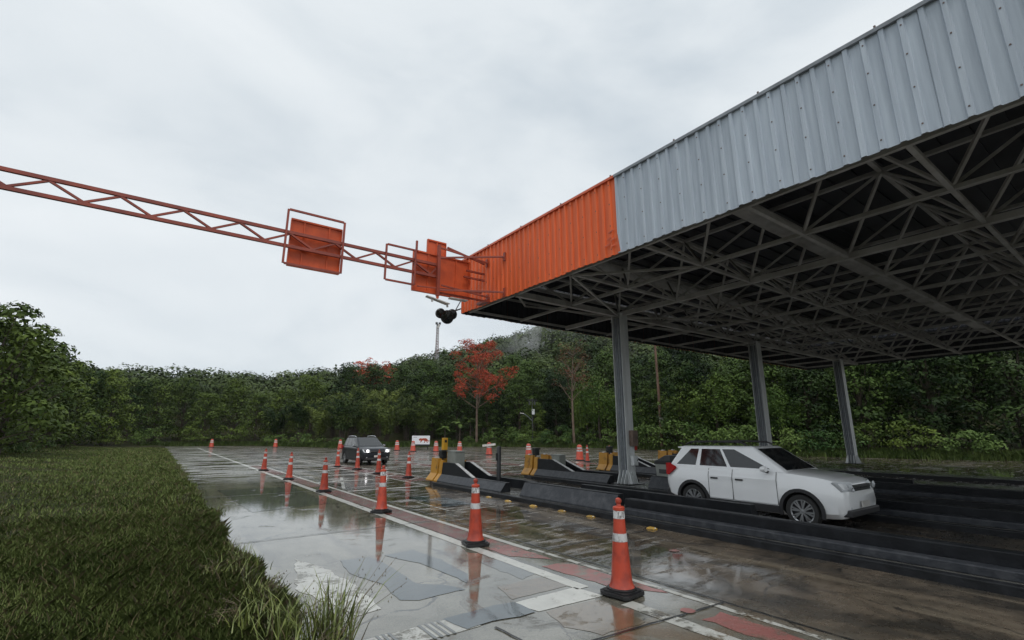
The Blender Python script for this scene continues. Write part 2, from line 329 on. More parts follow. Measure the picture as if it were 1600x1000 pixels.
def beam(name, p, q, w, h, material, parent, off=(0, 0, 0)):
    """one straight steel member as its own object on shared mesh data"""
    if material.name not in unit_cache: unit_cache[material.name] = UNIT.mesh('member_' + material.name, material)
    p, q = Vector(p), Vector(q); d = q - p
    o = link(name, unit_cache[material.name], parent)
    z = d.normalized(); ref = Vector((0, 0, 1)) if abs(z.z) < 0.95 else Vector((0, 1, 0))
    x = ref.cross(z).normalized(); y = z.cross(x)
    o.matrix_local = Matrix.Translation((p + q) / 2 - Vector(off)) @ Matrix((x, y, z)).transposed().to_4x4() @ Matrix.Diagonal((w, h, d.length, 1))
    return o

# ------------------------------------------------------------------ terrain, road
TB = np.array([-180, -90, -40, -20, -11, -5, 0, 8, 16, 25, 36, 50, 56, 65, 75, 90, 130, 180.])
TR = np.array([60, 16, 15, 24, 38, 74, 88, 84, 68, 70.5, 69, 61, 51, 48, 48, 52, 60, 60.])
def edge_r(b): return np.interp(b, TB, TR)
SB = np.array([-180, -60, -6, 3, 16, 22.8, 26.8, 34.4, 41.1, 44.7, 50.4, 56, 69, 90, 180.])
SZ = np.array([8, 9, 10, 11, 14, 19, 23, 31.5, 37, 37, 34, 30, 22, 16, 10.])        # ground height at 200 m
def terrain(x, y):
    x = np.asarray(x, float); y = np.asarray(y, float)
    r = np.hypot(x, y); b = np.degrees(np.arctan2(x, y)); R = edge_r(b); d = r - R
    t = np.clip(d / (200 - R), 0, 1); s = t * t * (3 - 2 * t) * 0.55 + t * 0.45
    z = np.interp(b, SB, SZ) * s
    bumps = 1.6 * np.sin(x * 0.071 + 1.3) * np.cos(y * 0.063) + 1.0 * np.sin(x * 0.16 + y * 0.11)
    z = z + bumps * np.clip((d - 15) / 60, 0, 1)
    z = z - np.clip((r - 230) / 400, 0, 1) * 30
    return np.where(d > 0, z + 0.12 * np.clip(d, 0, 1), -0.08)
rr = np.concatenate([np.linspace(0.0, 20, 6), np.linspace(26, 100, 50), np.linspace(104, 260, 50), np.linspace(280, 900, 22), [1500, 2500]])
na = 288
mb = MB(); A = np.linspace(-math.pi, math.pi, na, endpoint=False)
XX = np.outer(rr, np.sin(A)); YY = np.outer(rr, np.cos(A)); ZZ = terrain(XX, YY)
ZZ = np.where(np.outer(rr, np.ones(na)) < 15, -0.08, ZZ)
mb.v = [(float(a), float(b), float(c)) for a, b, c in zip(XX.ravel(), YY.ravel(), ZZ.ravel())]
for i in range(len(rr) - 1):
    for k in range(na): mb.f.append((i * na + k, i * na + (k + 1) % na, (i + 1) * na + (k + 1) % na, (i + 1) * na + k)); mb.m.append(0)
struct(mb.build('ground', M['soil'], fix=False, smooth=False))

VERGE_X = 1.35
# plaza pavement: one sheet following the forest edge
edge = []
for b in np.linspace(-2.5, 96, 60):
    R = float(edge_r(b)) - 0.3 + 0.25 * math.sin(b * 1.7); edge.append((R * math.sin(R_(b)), R * math.cos(R_(b))))
edge = [(VERGE_X, 85.0)] + [p for p in edge if p[0] > VERGE_X + 0.1]
poly = [(VERGE_X, -14.0)] + edge + [(50, -14.0)]
road = struct(MB().add([(x, y, 0.0) for x, y in poly], [tuple(range(len(poly)))[::-1]]).build('road', M['ground']))
# left verge: low bank with grass
vb = MB(); ys = list(np.linspace(-12, 88, 60)); prof = [(VERGE_X + 0.02, -0.06), (VERGE_X - 0.08, 0.06), (VERGE_X - 0.5, 0.12), (VERGE_X - 1.6, 0.17), (-3.0, 0.2), (-9, 0.5), (-16, 1.4)]
for y in ys:
    for (x, z) in prof: vb.v.append((x + 0.05 * math.sin(y * 2.3), y, z + 0.03 * math.sin(y * 1.1 + x)))
for i in range(len(ys) - 1):
    for k in range(len(prof) - 1): a = i * len(prof) + k; vb.f.append((a, a + 1, a + 1 + len(prof), a + len(prof))); vb.m.append(0)
struct(vb.build('verge', M['soil'], smooth=True))

def sheet(name, pts, material, z=0.004, jitter=0.0, parent=None):
    """thin sheet on the pavement; jitter gives the outline a broken edge"""
    P = []
    n = len(pts)
    for i in range(n):
        a, b = Vector(pts[i]), Vector(pts[(i + 1) % n]); k = max(1, int((b - a).length / 0.12)) if jitter else 1
        nrm = Vector((-(b - a).y, (b - a).x)).normalized()
        for j in range(k): P.append(a + (b - a) * j / k + nrm * random.uniform(-jitter, jitter))
    me_o = MB().add([(p.x, p.y, z) for p in P], [tuple(range(len(P)))]).build(name, material, parent or road)
    if me_o.data.polygons[0].normal.z < 0: me_o.data.flip_normals()
    return me_o
def rect(x0, x1, y0, y1): return [(x0, y0), (x1, y0), (x1, y1), (x0, y1)]
# line, red band, second line beside the cone row
sheet('lane_line', rect(4.56, 4.76, 4.9, 75), M['white'], jitter=0.006)
sheet('lane_line', rect(4.58, 4.78, -8, 4.2), M['white2'], jitter=0.01)
for (y0, y1) in ((8.2, 17.6), (19.0, 24.0), (25.5, 33.0)): sheet('red_band', rect(4.80, 5.30, y0, y1), M['red'], jitter=0.02)
sheet('red_band', [(4.84, 6.75), (5.28, 6.2), (5.30, 8.0), (4.82, 8.0)], M['pink'], jitter=0.015)
sheet('red_band', [(4.98, 4.75), (5.38, 4.15), (5.36, 5.95), (4.88, 6.0)], M['pink'], jitter=0.02)
sheet('red_band', rect(4.95, 5.3, 0.2, 3.4), M['pink'], jitter=0.03)
sheet('lane_line', rect(5.32, 5.44, 6.9, 34.0), M['white'], jitter=0.006); sheet('lane_line', rect(5.40, 5.48, -3, 6.9), M['white2'], jitter=0.01)
# transverse bar across the lane, cut by an asphalt patch
def gp(*pts): return [tuple(ground(*p))[:2] for p in pts]
sheet('stop_bar', rect(1.75, 2.95, 4.62, 4.98), M['white2'], jitter=0.008)
sheet('stop_bar', gp((800, 943), (897, 918), (942, 931), (842, 956)), M['white'], jitter=0.006)
sheet('asphalt_patch', gp((692, 968), (730, 958), (772, 947), (803, 941), (838, 957), (813, 964), (770, 971), (730, 984), (709, 976)), M['patch'], z=0.008, jitter=0.012)
sheet('concrete_patch', gp((777, 917), (845, 902), (890, 915), (800, 937)), M['brownpatch'], z=0.003, jitter=0.012)
sheet('concrete_patch', gp((852, 955), (936, 937), (1010, 972), (942, 992), (880, 980)), M['brownpatch'], z=0.003, jitter=0.02)
for k in range(4): sheet('tyre_mark', rect(2.42 + k * 0.07, 2.455 + k * 0.07, 4.60, 5.0), M['patch2'], z=0.008)
for k in range(3): sheet('tyre_mark', rect(1.98 + k * 0.06, 2.01 + k * 0.06, 4.60, 5.0), M['patch2'], z=0.008)
# the old trench repair: two asphalt strips with a concrete strip left standing between them
sheet('asphalt_patch', gp((531, 876), (578, 871), (600, 879), (628, 897), (652, 913), (692, 914), (727, 921), (655, 938), (623, 938), (600, 914), (545, 896)), M['patch'], jitter=0.012)
sheet('asphalt_patch', gp((600, 868), (645, 859), (690, 875), (731, 897), (731, 911), (690, 893), (655, 880), (622, 873)), M['patch'], jitter=0.012)
sheet('asphalt_patch', gp((748, 878), (800, 872), (846, 893), (815, 906)), M['patch2'], z=0.0022, jitter=0.03)
sheet('edge_marking', [(2.05, 8.6), (2.28, 7.6), (2.36, 6.6), (2.32, 5.66), (2.02, 5.62), (1.7, 7.0)], M['white2'], jitter=0.03)
sheet('asphalt_patch', [(2.0, 20), (4.3, 19.6), (4.2, 14.5), (2.2, 14.0)], M['patch2'], jitter=0.06)
# tar seams
for (a, b) in (((5.62, -6), (5.62, 40)), ((1.4, 3.85), (5.6, 3.55)), ((1.4, 10.3), (5.6, 10.3)), ((5.62, 6.8), (8.55, 6.8)), ((5.62, 14.6), (8.55, 14.6)), ((1.4, 17.8), (8.5, 17.8)), ((3.1, 3.6), (3.05, 4.5))):
    a, b = Vector(a), Vector(b); d = (b - a).normalized(); n = Vector((-d.y, d.x)) * 0.014
    sheet('tar_seam', [a - n, b - n, b + n, a + n], M['tar'], z=0.009, jitter=0.008)
# loop-detector outline in the toll lane
for r_ in (rect(6.24, 6.30, 11.3, 13.3), rect(7.7, 7.76, 11.3, 13.3), rect(6.24, 7.76, 11.28, 11.34), rect(6.24, 7.76, 13.26, 13.32)): sheet('loop_marking', r_, M['white2'])
sheet('asphalt_patch', rect(6.5, 7.4, 12.0, 14.4), M['patch'], jitter=0.03)
# nose hatching ahead of every island, lines and faint bars over the approach lanes
for k in range(4):
    x0 = 8.42 + 4.6 * k
    sheet('lane_line', [(x0, 17.0), (x0 + 0.1, 17.0), (x0 + 0.05, 44), (x0 - 0.05, 44)], M['white']); sheet('lane_line', [(x0 + 1.5, 18.0), (x0 + 1.6, 18.0), (x0 + 0.6, 40), (x0 + 0.5, 40)], M['white'])
    sheet('red_band', [(x0 + 0.2, 19.0), (x0 + 1.3, 18.6), (x0 + 0.7, 32), (x0 + 0.15, 32)], M['red'], jitter=0.06)
    for j in range(6): sheet('hatch_bar', [(x0 + 0.14, 19.2 + j * 2.2), (x0 + 1.2 - j * 0.1, 20.0 + j * 2.2), (x0 + 1.2 - j * 0.1, 20.3 + j * 2.2), (x0 + 0.14, 19.5 + j * 2.2)], M['white2'], z=0.008)
sheet('stop_bar', rect(5.5, 8.4, 16.9, 17.1), M['white'], jitter=0.01)
sheet('lane_line', [(5.5, 17.6), (5.62, 17.6), (7.0, 22.5), (6.88, 22.5)], M['white2'])
for i, y in enumerate((20.5, 23.5, 26.8, 30.5, 35.5, 38.5, 43.5, 49, 55)):
    for (xa, xb) in ((5.6, 8.2), (10.2, 12.8), (14.8, 17.4), (19.4, 22.0), (25.5, 34)):
        if math.hypot(xb, y) < float(edge_r(math.degrees(math.atan2(xb, y)))) - 2: sheet('rumble_sheen_bar', rect(xa + random.uniform(-.3, .3), xb, y, y + 0.30), M['white2'], jitter=0.0)  # rumble strips, multiplied to paint in bright sky reflections on the wet pavement
for (px, py) in ((1053, 861), (1074, 955)):
    g_ = ground(px, py); sheet('paint_spot', [(g_.x + 0.08 * math.cos(a), g_.y + 0.08 * math.sin(a)) for a in np.linspace(0, 6.28, 12, endpoint=False)], M['pink'], z=0.01, jitter=0.01)

# ------------------------------------------------------------------ traffic cones
def make_cone():
    t = thing('traffic_cone', (0, 0, 0), 'tall orange traffic cone', 'cone')
    b = MB(); w = 0.21; c = 0.05; octo = [(-w + c, -w), (w - c, -w), (w, -w + c), (w, w - c), (w - c, w), (-w + c, w), (-w, w - c), (-w, -w + c)]
    b.prism(octo, lambda u, v, z: (u, v, z), 0.012, 0.05); b.prism([(u * .86, v * .86) for u, v in octo], lambda u, v, z: (u, v, z), 0.05, 0.066)
    b.lathe([(0.175, 0.06), (0.178, 0.085), (0.15, 0.095), (0.15, 0.06)], 20)
    for sx in (-1, 1):
        for sy in (-1, 1): b.box(sx * 0.15 - .04, sx * 0.15 + .04, sy * 0.15 - .04, sy * 0.15 + .04, 0.008, 0.013)
    b.build('rubber_base', M['black'], t, bevel=0.008)
    prof = [(0.158, 0.085), (0.150, 0.10), (0.132, 0.15), (0.121, 0.22), (0.112, 0.35), (0.098, 0.52), (0.090, 0.61), (0.083, 0.70), (0.071, 0.86), (0.066, 0.965), (0.073, 0.968), (0.074, 1.0), (0.060, 1.012), (0.030, 1.018), (0.026, 1.04), (0.036, 1.055), (0.041, 1.075), (0.036, 1.098), (0.02, 1.11), (0.001, 1.114)]
    body = MB().lathe(prof, 28).build('cone_body', M['cone'], t, smooth=True)
    for (z0, z1) in ((0.868, 0.962), (0.605, 0.70)):
        r0 = float(np.interp(z0, [p[1] for p in prof[:10]], [p[0] for p in prof[:10]])) + .0022; r1 = float(np.interp(z1, [p[1] for p in prof[:10]], [p[0] for p in prof[:10]])) + .0022
        band = MB().lathe([(r0 - .003, z0), (r0, z0 + .001), (r1, z1 - .001), (r1 - .003, z1)], 28).build('reflective_band', M['tape'], t, smooth=True)
        if z0 > 0.8:
            mk = MB()
            for (a, za, zb, wd) in ((-2.75, .88, .95, .10), (-2.45, .875, .925, .14), (-2.05, .89, .95, .10), (-1.75, .88, .94, .12), (0.4, .88, .95, .12), (0.9, .88, .94, .1)):
                rr_ = r0 + .0012
                mk.add([(rr_ * math.cos(a), rr_ * math.sin(a), za), (rr_ * math.cos(a + wd), rr_ * math.sin(a + wd), za), ((r1 + .001) * math.cos(a + wd + .1), (r1 + .001) * math.sin(a + wd + .1), zb), ((r1 + .001) * math.cos(a + .1), (r1 + .001) * math.sin(a + .1), zb)], [(0, 1, 2, 3)])
            mk.build('print', M['tapemark'], band)
    return t
ct = make_cone()
cone_spots = [
    (4.86, 4.43, 'tall orange cone on the white line with asphalt seam beside its black base', None),
    (4.81, 7.74, 'tall orange cone on the white line next to the trench patch', None),
    (4.78, 12.10, 'tall orange cone on the white line beside the loop marking', None),
    (4.80, 17.3, 'tall orange cone on the white line up the lane past the stop bar', 'cones along the white line'),
    (4.80, 22.6, 'tall orange cone on the white line up the lane past the stop bar', 'cones along the white line'),
    (4.80, 28.5, 'tall orange cone on the white line up the lane past the stop bar', 'cones along the white line'),
    (9.17, 20.34, 'tall orange cone standing just ahead of the yellow island nose', None),
    (8.90, 23.19, 'slim orange cone on the hatched lines in front of the dark car', 'cones leading to the island nose'),
    (8.96, 26.41, 'slim orange cone on the hatched lines in front of the dark car', 'cones leading to the island nose'),
    (8.69, 29.0, 'slim orange cone on the hatched lines in front of the dark car', 'cones leading to the island nose'),
]
for i, (x, y, lab, grp) in enumerate(cone_spots):
    o = ct if i == 0 else dup(ct, (0, 0, 0))
    o.location = (x, y, 0.004); o.rotation_euler.z = (0.12, -0.25, 0.4, 0.1, -.3, .2, .5, .1, .7, -.2)[i]; o.rotation_euler.x = R_((0, .8, -1.2, 1.5, -1, 2, -1.5, 1, -2, 1)[i]); o.rotation_euler.y = R_((.6, -1, .8, -1.5, 1, 0, 1.2, -1, 1.5, -1)[i]); o['label'] = lab
    if 'group' in o: del o['group']
    if grp: o['group'] = grp
for (px, py) in ((918, 722), (953, 724)):
    g_ = ground(px, py); o = dup(ct, (g_.x, g_.y, 0.0), 'slim orange cone standing out past the second and third island noses'); o['group'] = 'cones beyond the islands'

def make_drum():
    t = thing('traffic_drum', (0, 0, 0), 'wide orange channelizing drum', 'drum')
    MB().lathe([(0.001, 0.0), (0.40, 0.0), (0.40, 0.05), (0.33, 0.07), (0.001, 0.07)], 8).build('rubber_base', M['black'], t)
    prof = [(0.30, 0.06), (0.29, 0.12), (0.265, 0.16), (0.225, 0.60), (0.215, 0.62), (0.205, 0.74), (0.195, 0.76), (0.185, 0.88), (0.17, 0.98), (0.14, 1.04), (0.07, 1.08), (0.001, 1.085)]
    MB().lathe(prof, 20).build('drum_body', M['cone'], t, smooth=True)
    for (z0, z1, ra, rb) in ((0.62, 0.73, .219, .209), (0.80, 0.90, .196, .187)): MB().lathe([(ra - .004, z0), (ra, z0), (rb, z1), (rb - .004, z1)], 20).build('reflective_band', M['tape'], t, smooth=True)
    return t
dt = make_drum()
drum_px = [(531, 701), (620, 704), (645, 705.5), (681, 706), (718, 707.5), (764, 711), (826, 715.5), (906, 719.5)]
drum_lab = {5: 'wide orange drum with a white board tied across it', 6: 'wide orange drum standing behind the second island nose', 7: 'wide orange drum standing beyond the grey cabinet of the second island'}
for i, (px, py) in enumerate(drum_px):
    g_ = ground(px, py); o = dt if i == 0 else dup(dt, (0, 0, 0)); o.location = (g_.x, g_.y, 0.004); o.rotation_euler.z = i * 0.7
    o['label'] = drum_lab.get(i, 'wide orange drum with two white bands in the far row before the trees')
    if 'group' in o: del o['group']
    if i not in drum_lab: o['group'] = 'drums in the far row'
for px in (430, 330):
    g_ = ground(px, 699); o = dup(dt, (g_.x, g_.y, 0.004), 'wide orange drum with two white bands in the far row before the trees', 'drums in the far row')
g_ = ground(764, 711)
bd = thing('white_board', (g_.x, g_.y, 0), 'slightly tilted white board tied across an orange drum', 'board')
bdm = MB().box(-.58, .58, -.02, .02, -.09, .09); bo = bdm.build('panel', M['palewhite'], bd); bo.location = (-0.24 * fh.x, -0.24 * fh.y, 0.86); bo.rotation_euler = (0, R_(-6), -YAW)
bs = MB().box(-.05, .05, .02, .06, -.12, .12).build('strap', M['black'], bd); bs.location = bo.location; bs.rotation_euler = bo.rotation_euler

# ------------------------------------------------------------------ toll islands
def jersey(mb, x_in, side, y0, y1, h0, h1=None, z0=0.13, toe=0.40, mi_top=0, mi_toe=1):
    """barrier run y0->y1; side -1: sloping toe faces -X. heights above ground, top may fall from h0 to h1"""
    if h1 is None: h1 = h0
    s = side
    def sec(y, h):
        h = max(h, toe + 0.002)
        return [(x_in, y, z0), (x_in + s * 0.36, y, z0), (x_in + s * 0.36, y, z0 + 0.04), (x_in + s * 0.17, y, toe), (x_in + s * (0.17 - 0.05 * min(1, (h - toe) / 0.4)), y, h), (x_in, y, h)]
    a, b = sec(y0, h0), sec(y1, h1); n = len(a)
    mb.add(a + b, [tuple(range(n))[::-1], tuple(range(n, 2 * n))], mi_top)
    for i in range(n): mb.add([a[i], a[(i + 1) % n], b[(i + 1) % n], b[i]], [(0, 1, 2, 3)], mi_toe if i in (1, 2) else mi_top)
KX0, KX1 = 8.62, 10.34
ISL = [('toll island beside the cone-lined lane', 0.0, 0.0), ('second toll island, carrying the steel column', 4.60, -0.05), ('third toll island, behind the steel column', 9.2, -0.15), ('fourth toll island under the middle of the canopy', 13.8, -0.2), ('fifth toll island, far under the canopy', 18.4, -0.2)]
nth = ['first', 'second', 'third', 'fourth', 'fifth']
def island(k):
    lab, dx, dy = ISL[k]; off = (9.48, 12.0, 0); w = nth[k]
    t = thing('toll_island', (9.48 + dx, 12.0 + dy, 0), 'low black-kerbed concrete ' + lab, 'island')
    kb = MB(); nose = [(KX0, -12), (KX1, -12), (KX1, 16.9), (KX1 - .35, 17.9), (KX0 + .35, 17.9), (KX0, 16.9)]
    kb.prism(nose, lambda u, v, z: (u, v, z), -0.02, 0.128)
    kb.build('kerb', M['kerbblack'], t, off, bevel=0.02)
    MB().prism([(KX0 + .12, -11.9), (KX1 - .12, -11.9), (KX1 - .12, 16.8), (KX1 - .4, 17.75), (KX0 + .4, 17.75), (KX0 + .12, 16.8)], lambda u, v, z: (u, v, z), 0.10, 0.133).build('island_paving', M['islandtop'], t, off)
    # nose blocks: two short barrier ends in yellow
    for j, (xi, sd) in enumerate(((9.14, -1), (9.92, 1))):
        yt = thing('nose_barrier', (xi + dx, 17.4 + dy, 0.13), 'yellow painted concrete nose barrier of the %s toll island' % w, 'barrier', 'yellow nose barriers of the %s island' % w)
        y_ = MB(); jersey(y_, xi, sd, 17.30, 17.86, 0.94, 0.96, mi_toe=0); jersey(y_, xi, sd, 16.95, 17.20, 0.88, 0.88, mi_toe=0); y_.build('concrete_block', M['yellow'], yt, (xi, 17.4, 0.13), bevel=0.02)
        MB().box(xi - .03 if sd > 0 else xi - .12, xi + .12 if sd > 0 else xi + .03, 17.50, 17.64, 0.953, 1.0).build('lifting_lug', M['palewhite'], yt, (xi, 17.4, 0.13))
    # long barriers with a ramped top, one along each side
    for (xi, sd, ys, side) in ((9.14, -1, (16.93, 15.95, 14.78, 12.72), 'lane side facing the cones'), (9.92, 1, (16.93, 16.4, 15.1, 12.5), 'far side')):
        bt = thing('concrete_barrier', (xi + dx, 14.5 + dy, 0.13), 'black barrier with ramped white-edged top, %s, %s island' % (side, w), 'barrier')
        bm_ = MB(); jersey(bm_, xi, sd, ys[0], ys[1], 0.82); jersey(bm_, xi, sd, ys[1], ys[2], 0.82, 0.41); jersey(bm_, xi, sd, ys[2], ys[3], 0.41)
        bm_.build('concrete_body', [M['barrier'], M['barriertoe']], bt, (xi, 14.5, 0.13), bevel=0.0)
        e_ = MB(); xa, xb = sorted((xi - sd * 0.004, xi + sd * 0.13))
        e_.add([(xa, ys[1] + .02, .83), (xb, ys[1] + .02, .83), (xb, ys[2], .42), (xa, ys[2], .42), (xa, ys[1] + .02, .815), (xb, ys[1] + .02, .815), (xb, ys[2], .405), (xa, ys[2], .405)], [(0, 1, 2, 3), (4, 7, 6, 5), (0, 4, 5, 1), (1, 5, 6, 2), (2, 6, 7, 3), (3, 7, 4, 0)])
        e_.build('painted_edge', M['edgewhite'], bt, (xi, 14.5, 0.13))
    if k < 3:
        # second run of low barriers
        for (xi, sd, y0, y1, h, nm) in ((9.14, -1, 11.75, 8.15, 0.52, 'low black barrier with chamfered face, lane side of the %s island'), (9.92, 1, 10.4, 5.5, 0.50, 'low black barrier, far side of the %s island')):
            if k == 1 and sd < 0: y0 = 10.9
            bt = thing('concrete_barrier', (xi + dx, (y0 + y1) / 2 + dy, 0.13), nm % w, 'barrier')
            bm_ = MB(); jersey(bm_, xi, sd, y0, y1, h, toe=0.50 if sd < 0 else .4); bm_.build('concrete_body', [M['barrier'], M['barriertoe']], bt, (xi, (y0 + y1) / 2, 0.13), bevel=0.012)
        bt = thing('kerb_wall', (9.3 + dx, 0 + dy, 0.13), 'long low black wall running on along the %s island' % w, 'wall')
        MB().box(9.0, 9.22, -11, 8.0, 0.13, 0.44).build('wall_body', M['barrier'], bt, (9.3, 0, 0.13), bevel=0.02); MB().box(9.0 - .22, 9.0 - .002, -11, 7.9, 0.13, 0.26).build('wall_footing', M['barriertoe'], bt, (9.3, 0, 0.13), bevel=0.02)
    return t
for k in range(5): island(k)
# equipment on the island noses
def cabinet(x, y, z, w, d, h, lab):
    t = thing('grey_cabinet', (x, y, z), lab, 'cabinet')
    MB().box(-w / 2, w / 2, -d / 2, d / 2, 0, h).build('housing', M['greybox'], t, bevel=0.012)
    MB().box(-w / 2 - .008, -w / 2 + .001, -d / 2 + .04, d / 2 - .04, .06, h - .05).build('door', M['greybox'], t, bevel=0.004)
    MB().box(-w / 2 - .03, -w / 2 - .0085, d * .2, d * .2 + .03, h * .42, h * .5).build('lock', M['black'], t)
    MB().box(-w / 2 - .03, w / 2 + .03, -d / 2 - .03, d / 2 + .03, h + .001, h + .025).build('lid', M['greybox'], t, bevel=0.006)
cabinet(9.62, 17.0, .133, .42, .62, 1.07, 'upright grey metal cabinet between the barriers of the first island')
cabinet(14.2, 16.2, .133, .36, .5, .84, 'low grey metal cabinet behind the ramped barrier of the second island')
t = thing('yellow_post', (9.50, 17.74, .133), 'square yellow post next to the grey cabinet on the island nose', 'post')
MB().box(-.09, .09, -.09, .09, 0, 1.58).build('post_shaft', M['postyellow'], t, bevel=0.008); MB().box(-.05, .05, -.094, -.0905, 1.40, 1.50).build('sensor_window', M['black'], t); MB().box(-.13, .13, -.13, .13, 0, .02).build('foot_plate', M['postyellow'], t)
def signal_box(x, y, lab):
    t = thing('signal_box', (x, y, 0.133), lab, 'signal box'); MB().tube([(0, 0, 0), (0, 0, .86)], .03).build('stem', M['black'], t); MB().box(-.12, .12, -.12, .12, .80, 1.12).build('housing', M['lamp_black'], t, bevel=.02); MB().box(-.13, .13, -.17, -.121, 1.05, 1.12).build('visor', M['lamp_black'], t)
    MB().lathe([(0.001, .1205), (.07, .1205), (.07, .125), (.001, .125)], 14, c=(0, 0)).build('lens', M['lens'], t).matrix_local = Matrix.Translation((0, 0, .95)) @ Matrix.Rotation(-math.pi / 2, 4, 'X')
signal_box(9.32, 17.52, 'small black signal box on a stem behind the yellow nose barriers of the first island')
signal_box(13.95, 17.45, 'small black signal box on a stem behind the yellow nose barriers of the second island')
signal_box(18.6, 17.35, 'small black signal box on a stem behind the yellow nose barriers of the third island')
t = thing('black_post', (9.72, 14.2, .133), 'thick black bollard post standing among the barriers of the first island', 'post')
MB().tube([(0, 0, 0), (0, 0, 1.3), (0, 0, 1.33)], [.075, .075, .055], 14).build('post_shaft', M['lamp_black'], t, smooth=True); MB().box(-.14, .14, -.14, .14, 0, .02).build('foot_plate', M['black'], t); MB().box(-.11, -.05, -.03, .03, .85, 1.1).build('hinge', M['lamp_black'], t)
# yellow road studs
def make_stud():
    t = thing('road_stud', (0, 0, 0), 'yellow road stud', 'stud')
    a, b, h = (.075, .125, .0), (.07, .12, .02), (.04, .07, .055)
    v = [(sx * q[0], sy * q[1], q[2]) for q in (a, b, h) for sx, sy in ((-1, -1), (1, -1), (1, 1), (-1, 1))]
    MB().add(v, [(8, 9, 10, 11)] + [(r * 4 + i, r * 4 + (i + 1) % 4, r * 4 + 4 + (i + 1) % 4, r * 4 + 4 + i) for r in (0, 1) for i in range(4)]).build('stud_body', M['stud'], t, bevel=.006)
    for s in (-1, 1): MB().add([(-.035, s * .1115, .028), (.035, s * .1115, .028), (.03, s * .088, .045), (-.03, s * .088, .045)], [(0, 1, 2, 3)]).build('reflector', M['palewhite'], t)
    return t
st = make_stud(); sn = 0
for k, ys_ in ((0, [12.9, 11.85, 10.7, 9.6, 8.6, 7.75, 6.85]), (1, [12.5, 11.46, 10.5, 9.4]), (2, [12, 11, 10, 9])):
    for y in ys_:
        o = st if sn == 0 else dup(st, (0, 0, 0)); sn += 1
        o.location = (8.46 + 4.45 * k + random.uniform(-.03, .03), y, 0.003); o.rotation_euler.z = random.uniform(-.15, .15)
        o.scale = (.8, .8, .7); o['label'] = 'worn yellow road stud beside the kerb of the %s toll island' % nth[k]; o['group'] = 'road studs along the %s island' % nth[k]
# litter bin beyond the column
t = thing('litter_bin', (14.35, 10.75, .133), 'grey litter bin with black liner and sloping lid on the second island', 'bin')
MB().add([(-.22, -.27, 0), (.22, -.27, 0), (.22, .27, 0), (-.22, .27, 0), (-.27, -.32, .78), (.27, -.32, .78), (.27, .32, .78), (-.27, .32, .78)], [(3, 2, 1, 0), (4, 5, 6, 7), (0, 1, 5, 4), (1, 2, 6, 5), (2, 3, 7, 6), (3, 0, 4, 7)]).build('bin_body', M['greybox'], t, bevel=.02)
MB().box(-.29, .29, -.34, .34, .74, .83).build('liner', M['black'], t, bevel=.02); MB().prism([(-.33, .831), (.33, .831), (-.12, 1.04), (-.33, 1.04)], lambda u, v, s: (s, u, v), -.28, .28).build('lid', M['darkgrey'], t, bevel=.02); MB().box(-.285, -.262, -.15, .15, .45, .58).build('label_plate', M['darkgrey'], t)

# ------------------------------------------------------------------ canopy
CX0, CX1, CY0, CY1, CZ0, CZ1, SEAM = 8.80, 37.3, -6.0, 15.40, 6.29, 8.38, 7.60
canopy = thing('toll_canopy', (13.95, 12.2, 0), 'large toll plaza canopy with orange and blue-grey ribbed fascia on steel columns', 'canopy')
CO = (13.95, 12.2, 0)
def sheet_mesh(width, material, name):
    """ribbed steel sheet in local coordinates: width along +Y, outside faces -X; painted outside, bare inside"""
    pitch = 0.26; n = max(1, round(width / pitch)); p = width / n; pr = []
    for i in range(n):
        y = i * p; pr += [(0, y), (0, y + p * .60), (-.04, y + p * .67), (-.04, y + p * .92)]
    pr.append((0, width)); mb_ = MB(); h = CZ1 - CZ0
    for i in range(len(pr) - 1):
        (xa, ya), (xb, yb) = pr[i], pr[i + 1]
        mb_.add([(xa, ya, 0), (xb, yb, 0), (xb, yb, h), (xa, ya, h)], [(0, 1, 2, 3)], 0)
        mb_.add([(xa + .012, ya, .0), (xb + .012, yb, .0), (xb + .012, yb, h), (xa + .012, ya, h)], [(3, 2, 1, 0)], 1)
        mb_.add([(xa, ya, 0), (xb, yb, 0), (xb + .012, yb, 0), (xa + .012, ya, 0)], [(3, 2, 1, 0)], 0)
    for i in range(0, n, 2):
        for z in (.16, .80, 1.40, 1.94): yc = i * p + p * .79; mb_.box(-.048, -.0405, yc - .011, yc + .011, z - .011, z + .011, 2)
    return mb_.mesh(name, [material, M['inside'], M['capdark']], fix=False)
sh_o = sheet_mesh(1.04, M['orange'], 'orange_sheet'); sh_g = sheet_mesh(1.04, M['greysheet'], 'grey_sheet')
def place_sheet(me, x, y, rz, k):
    o = link('fascia_sheet', me, canopy); o.matrix_local = Matrix.Translation((x - CO[0], y - CO[1], CZ0 + (0.012 if k % 2 else -0.004))) @ Matrix.Rotation(rz, 4, 'Z') @ Matrix.Translation((-.006 * (k % 2), 0, 0))
    return o
y = SEAM; k = 0
w_or = (CY1 - SEAM) / 7.5
n_or = round((CY1 - SEAM) / 1.04); so_ = (CY1 - SEAM) / n_or; 
sh_o2 = sheet_mesh(so_, M['orange'], 'orange_sheet_side')
for i in range(n_or): place_sheet(sh_o2, CX0, SEAM + i * so_, 0, i)
n_g = round((SEAM - CY0) / 1.04); sg_ = (SEAM - CY0) / n_g; sh_g2 = sheet_mesh(sg_, M['greysheet'], 'grey_sheet_side')
for i in range(n_g): place_sheet(sh_g2, CX0, CY0 + i * sg_, 0, i)
n_f = round((CX1 - CX0) / 1.04); sf_ = (CX1 - CX0) / n_f; sh_f = sheet_mesh(sf_, M['orange'], 'orange_sheet_front'); sh_b = sheet_mesh(sf_, M['greysheet'], 'grey_sheet_back')
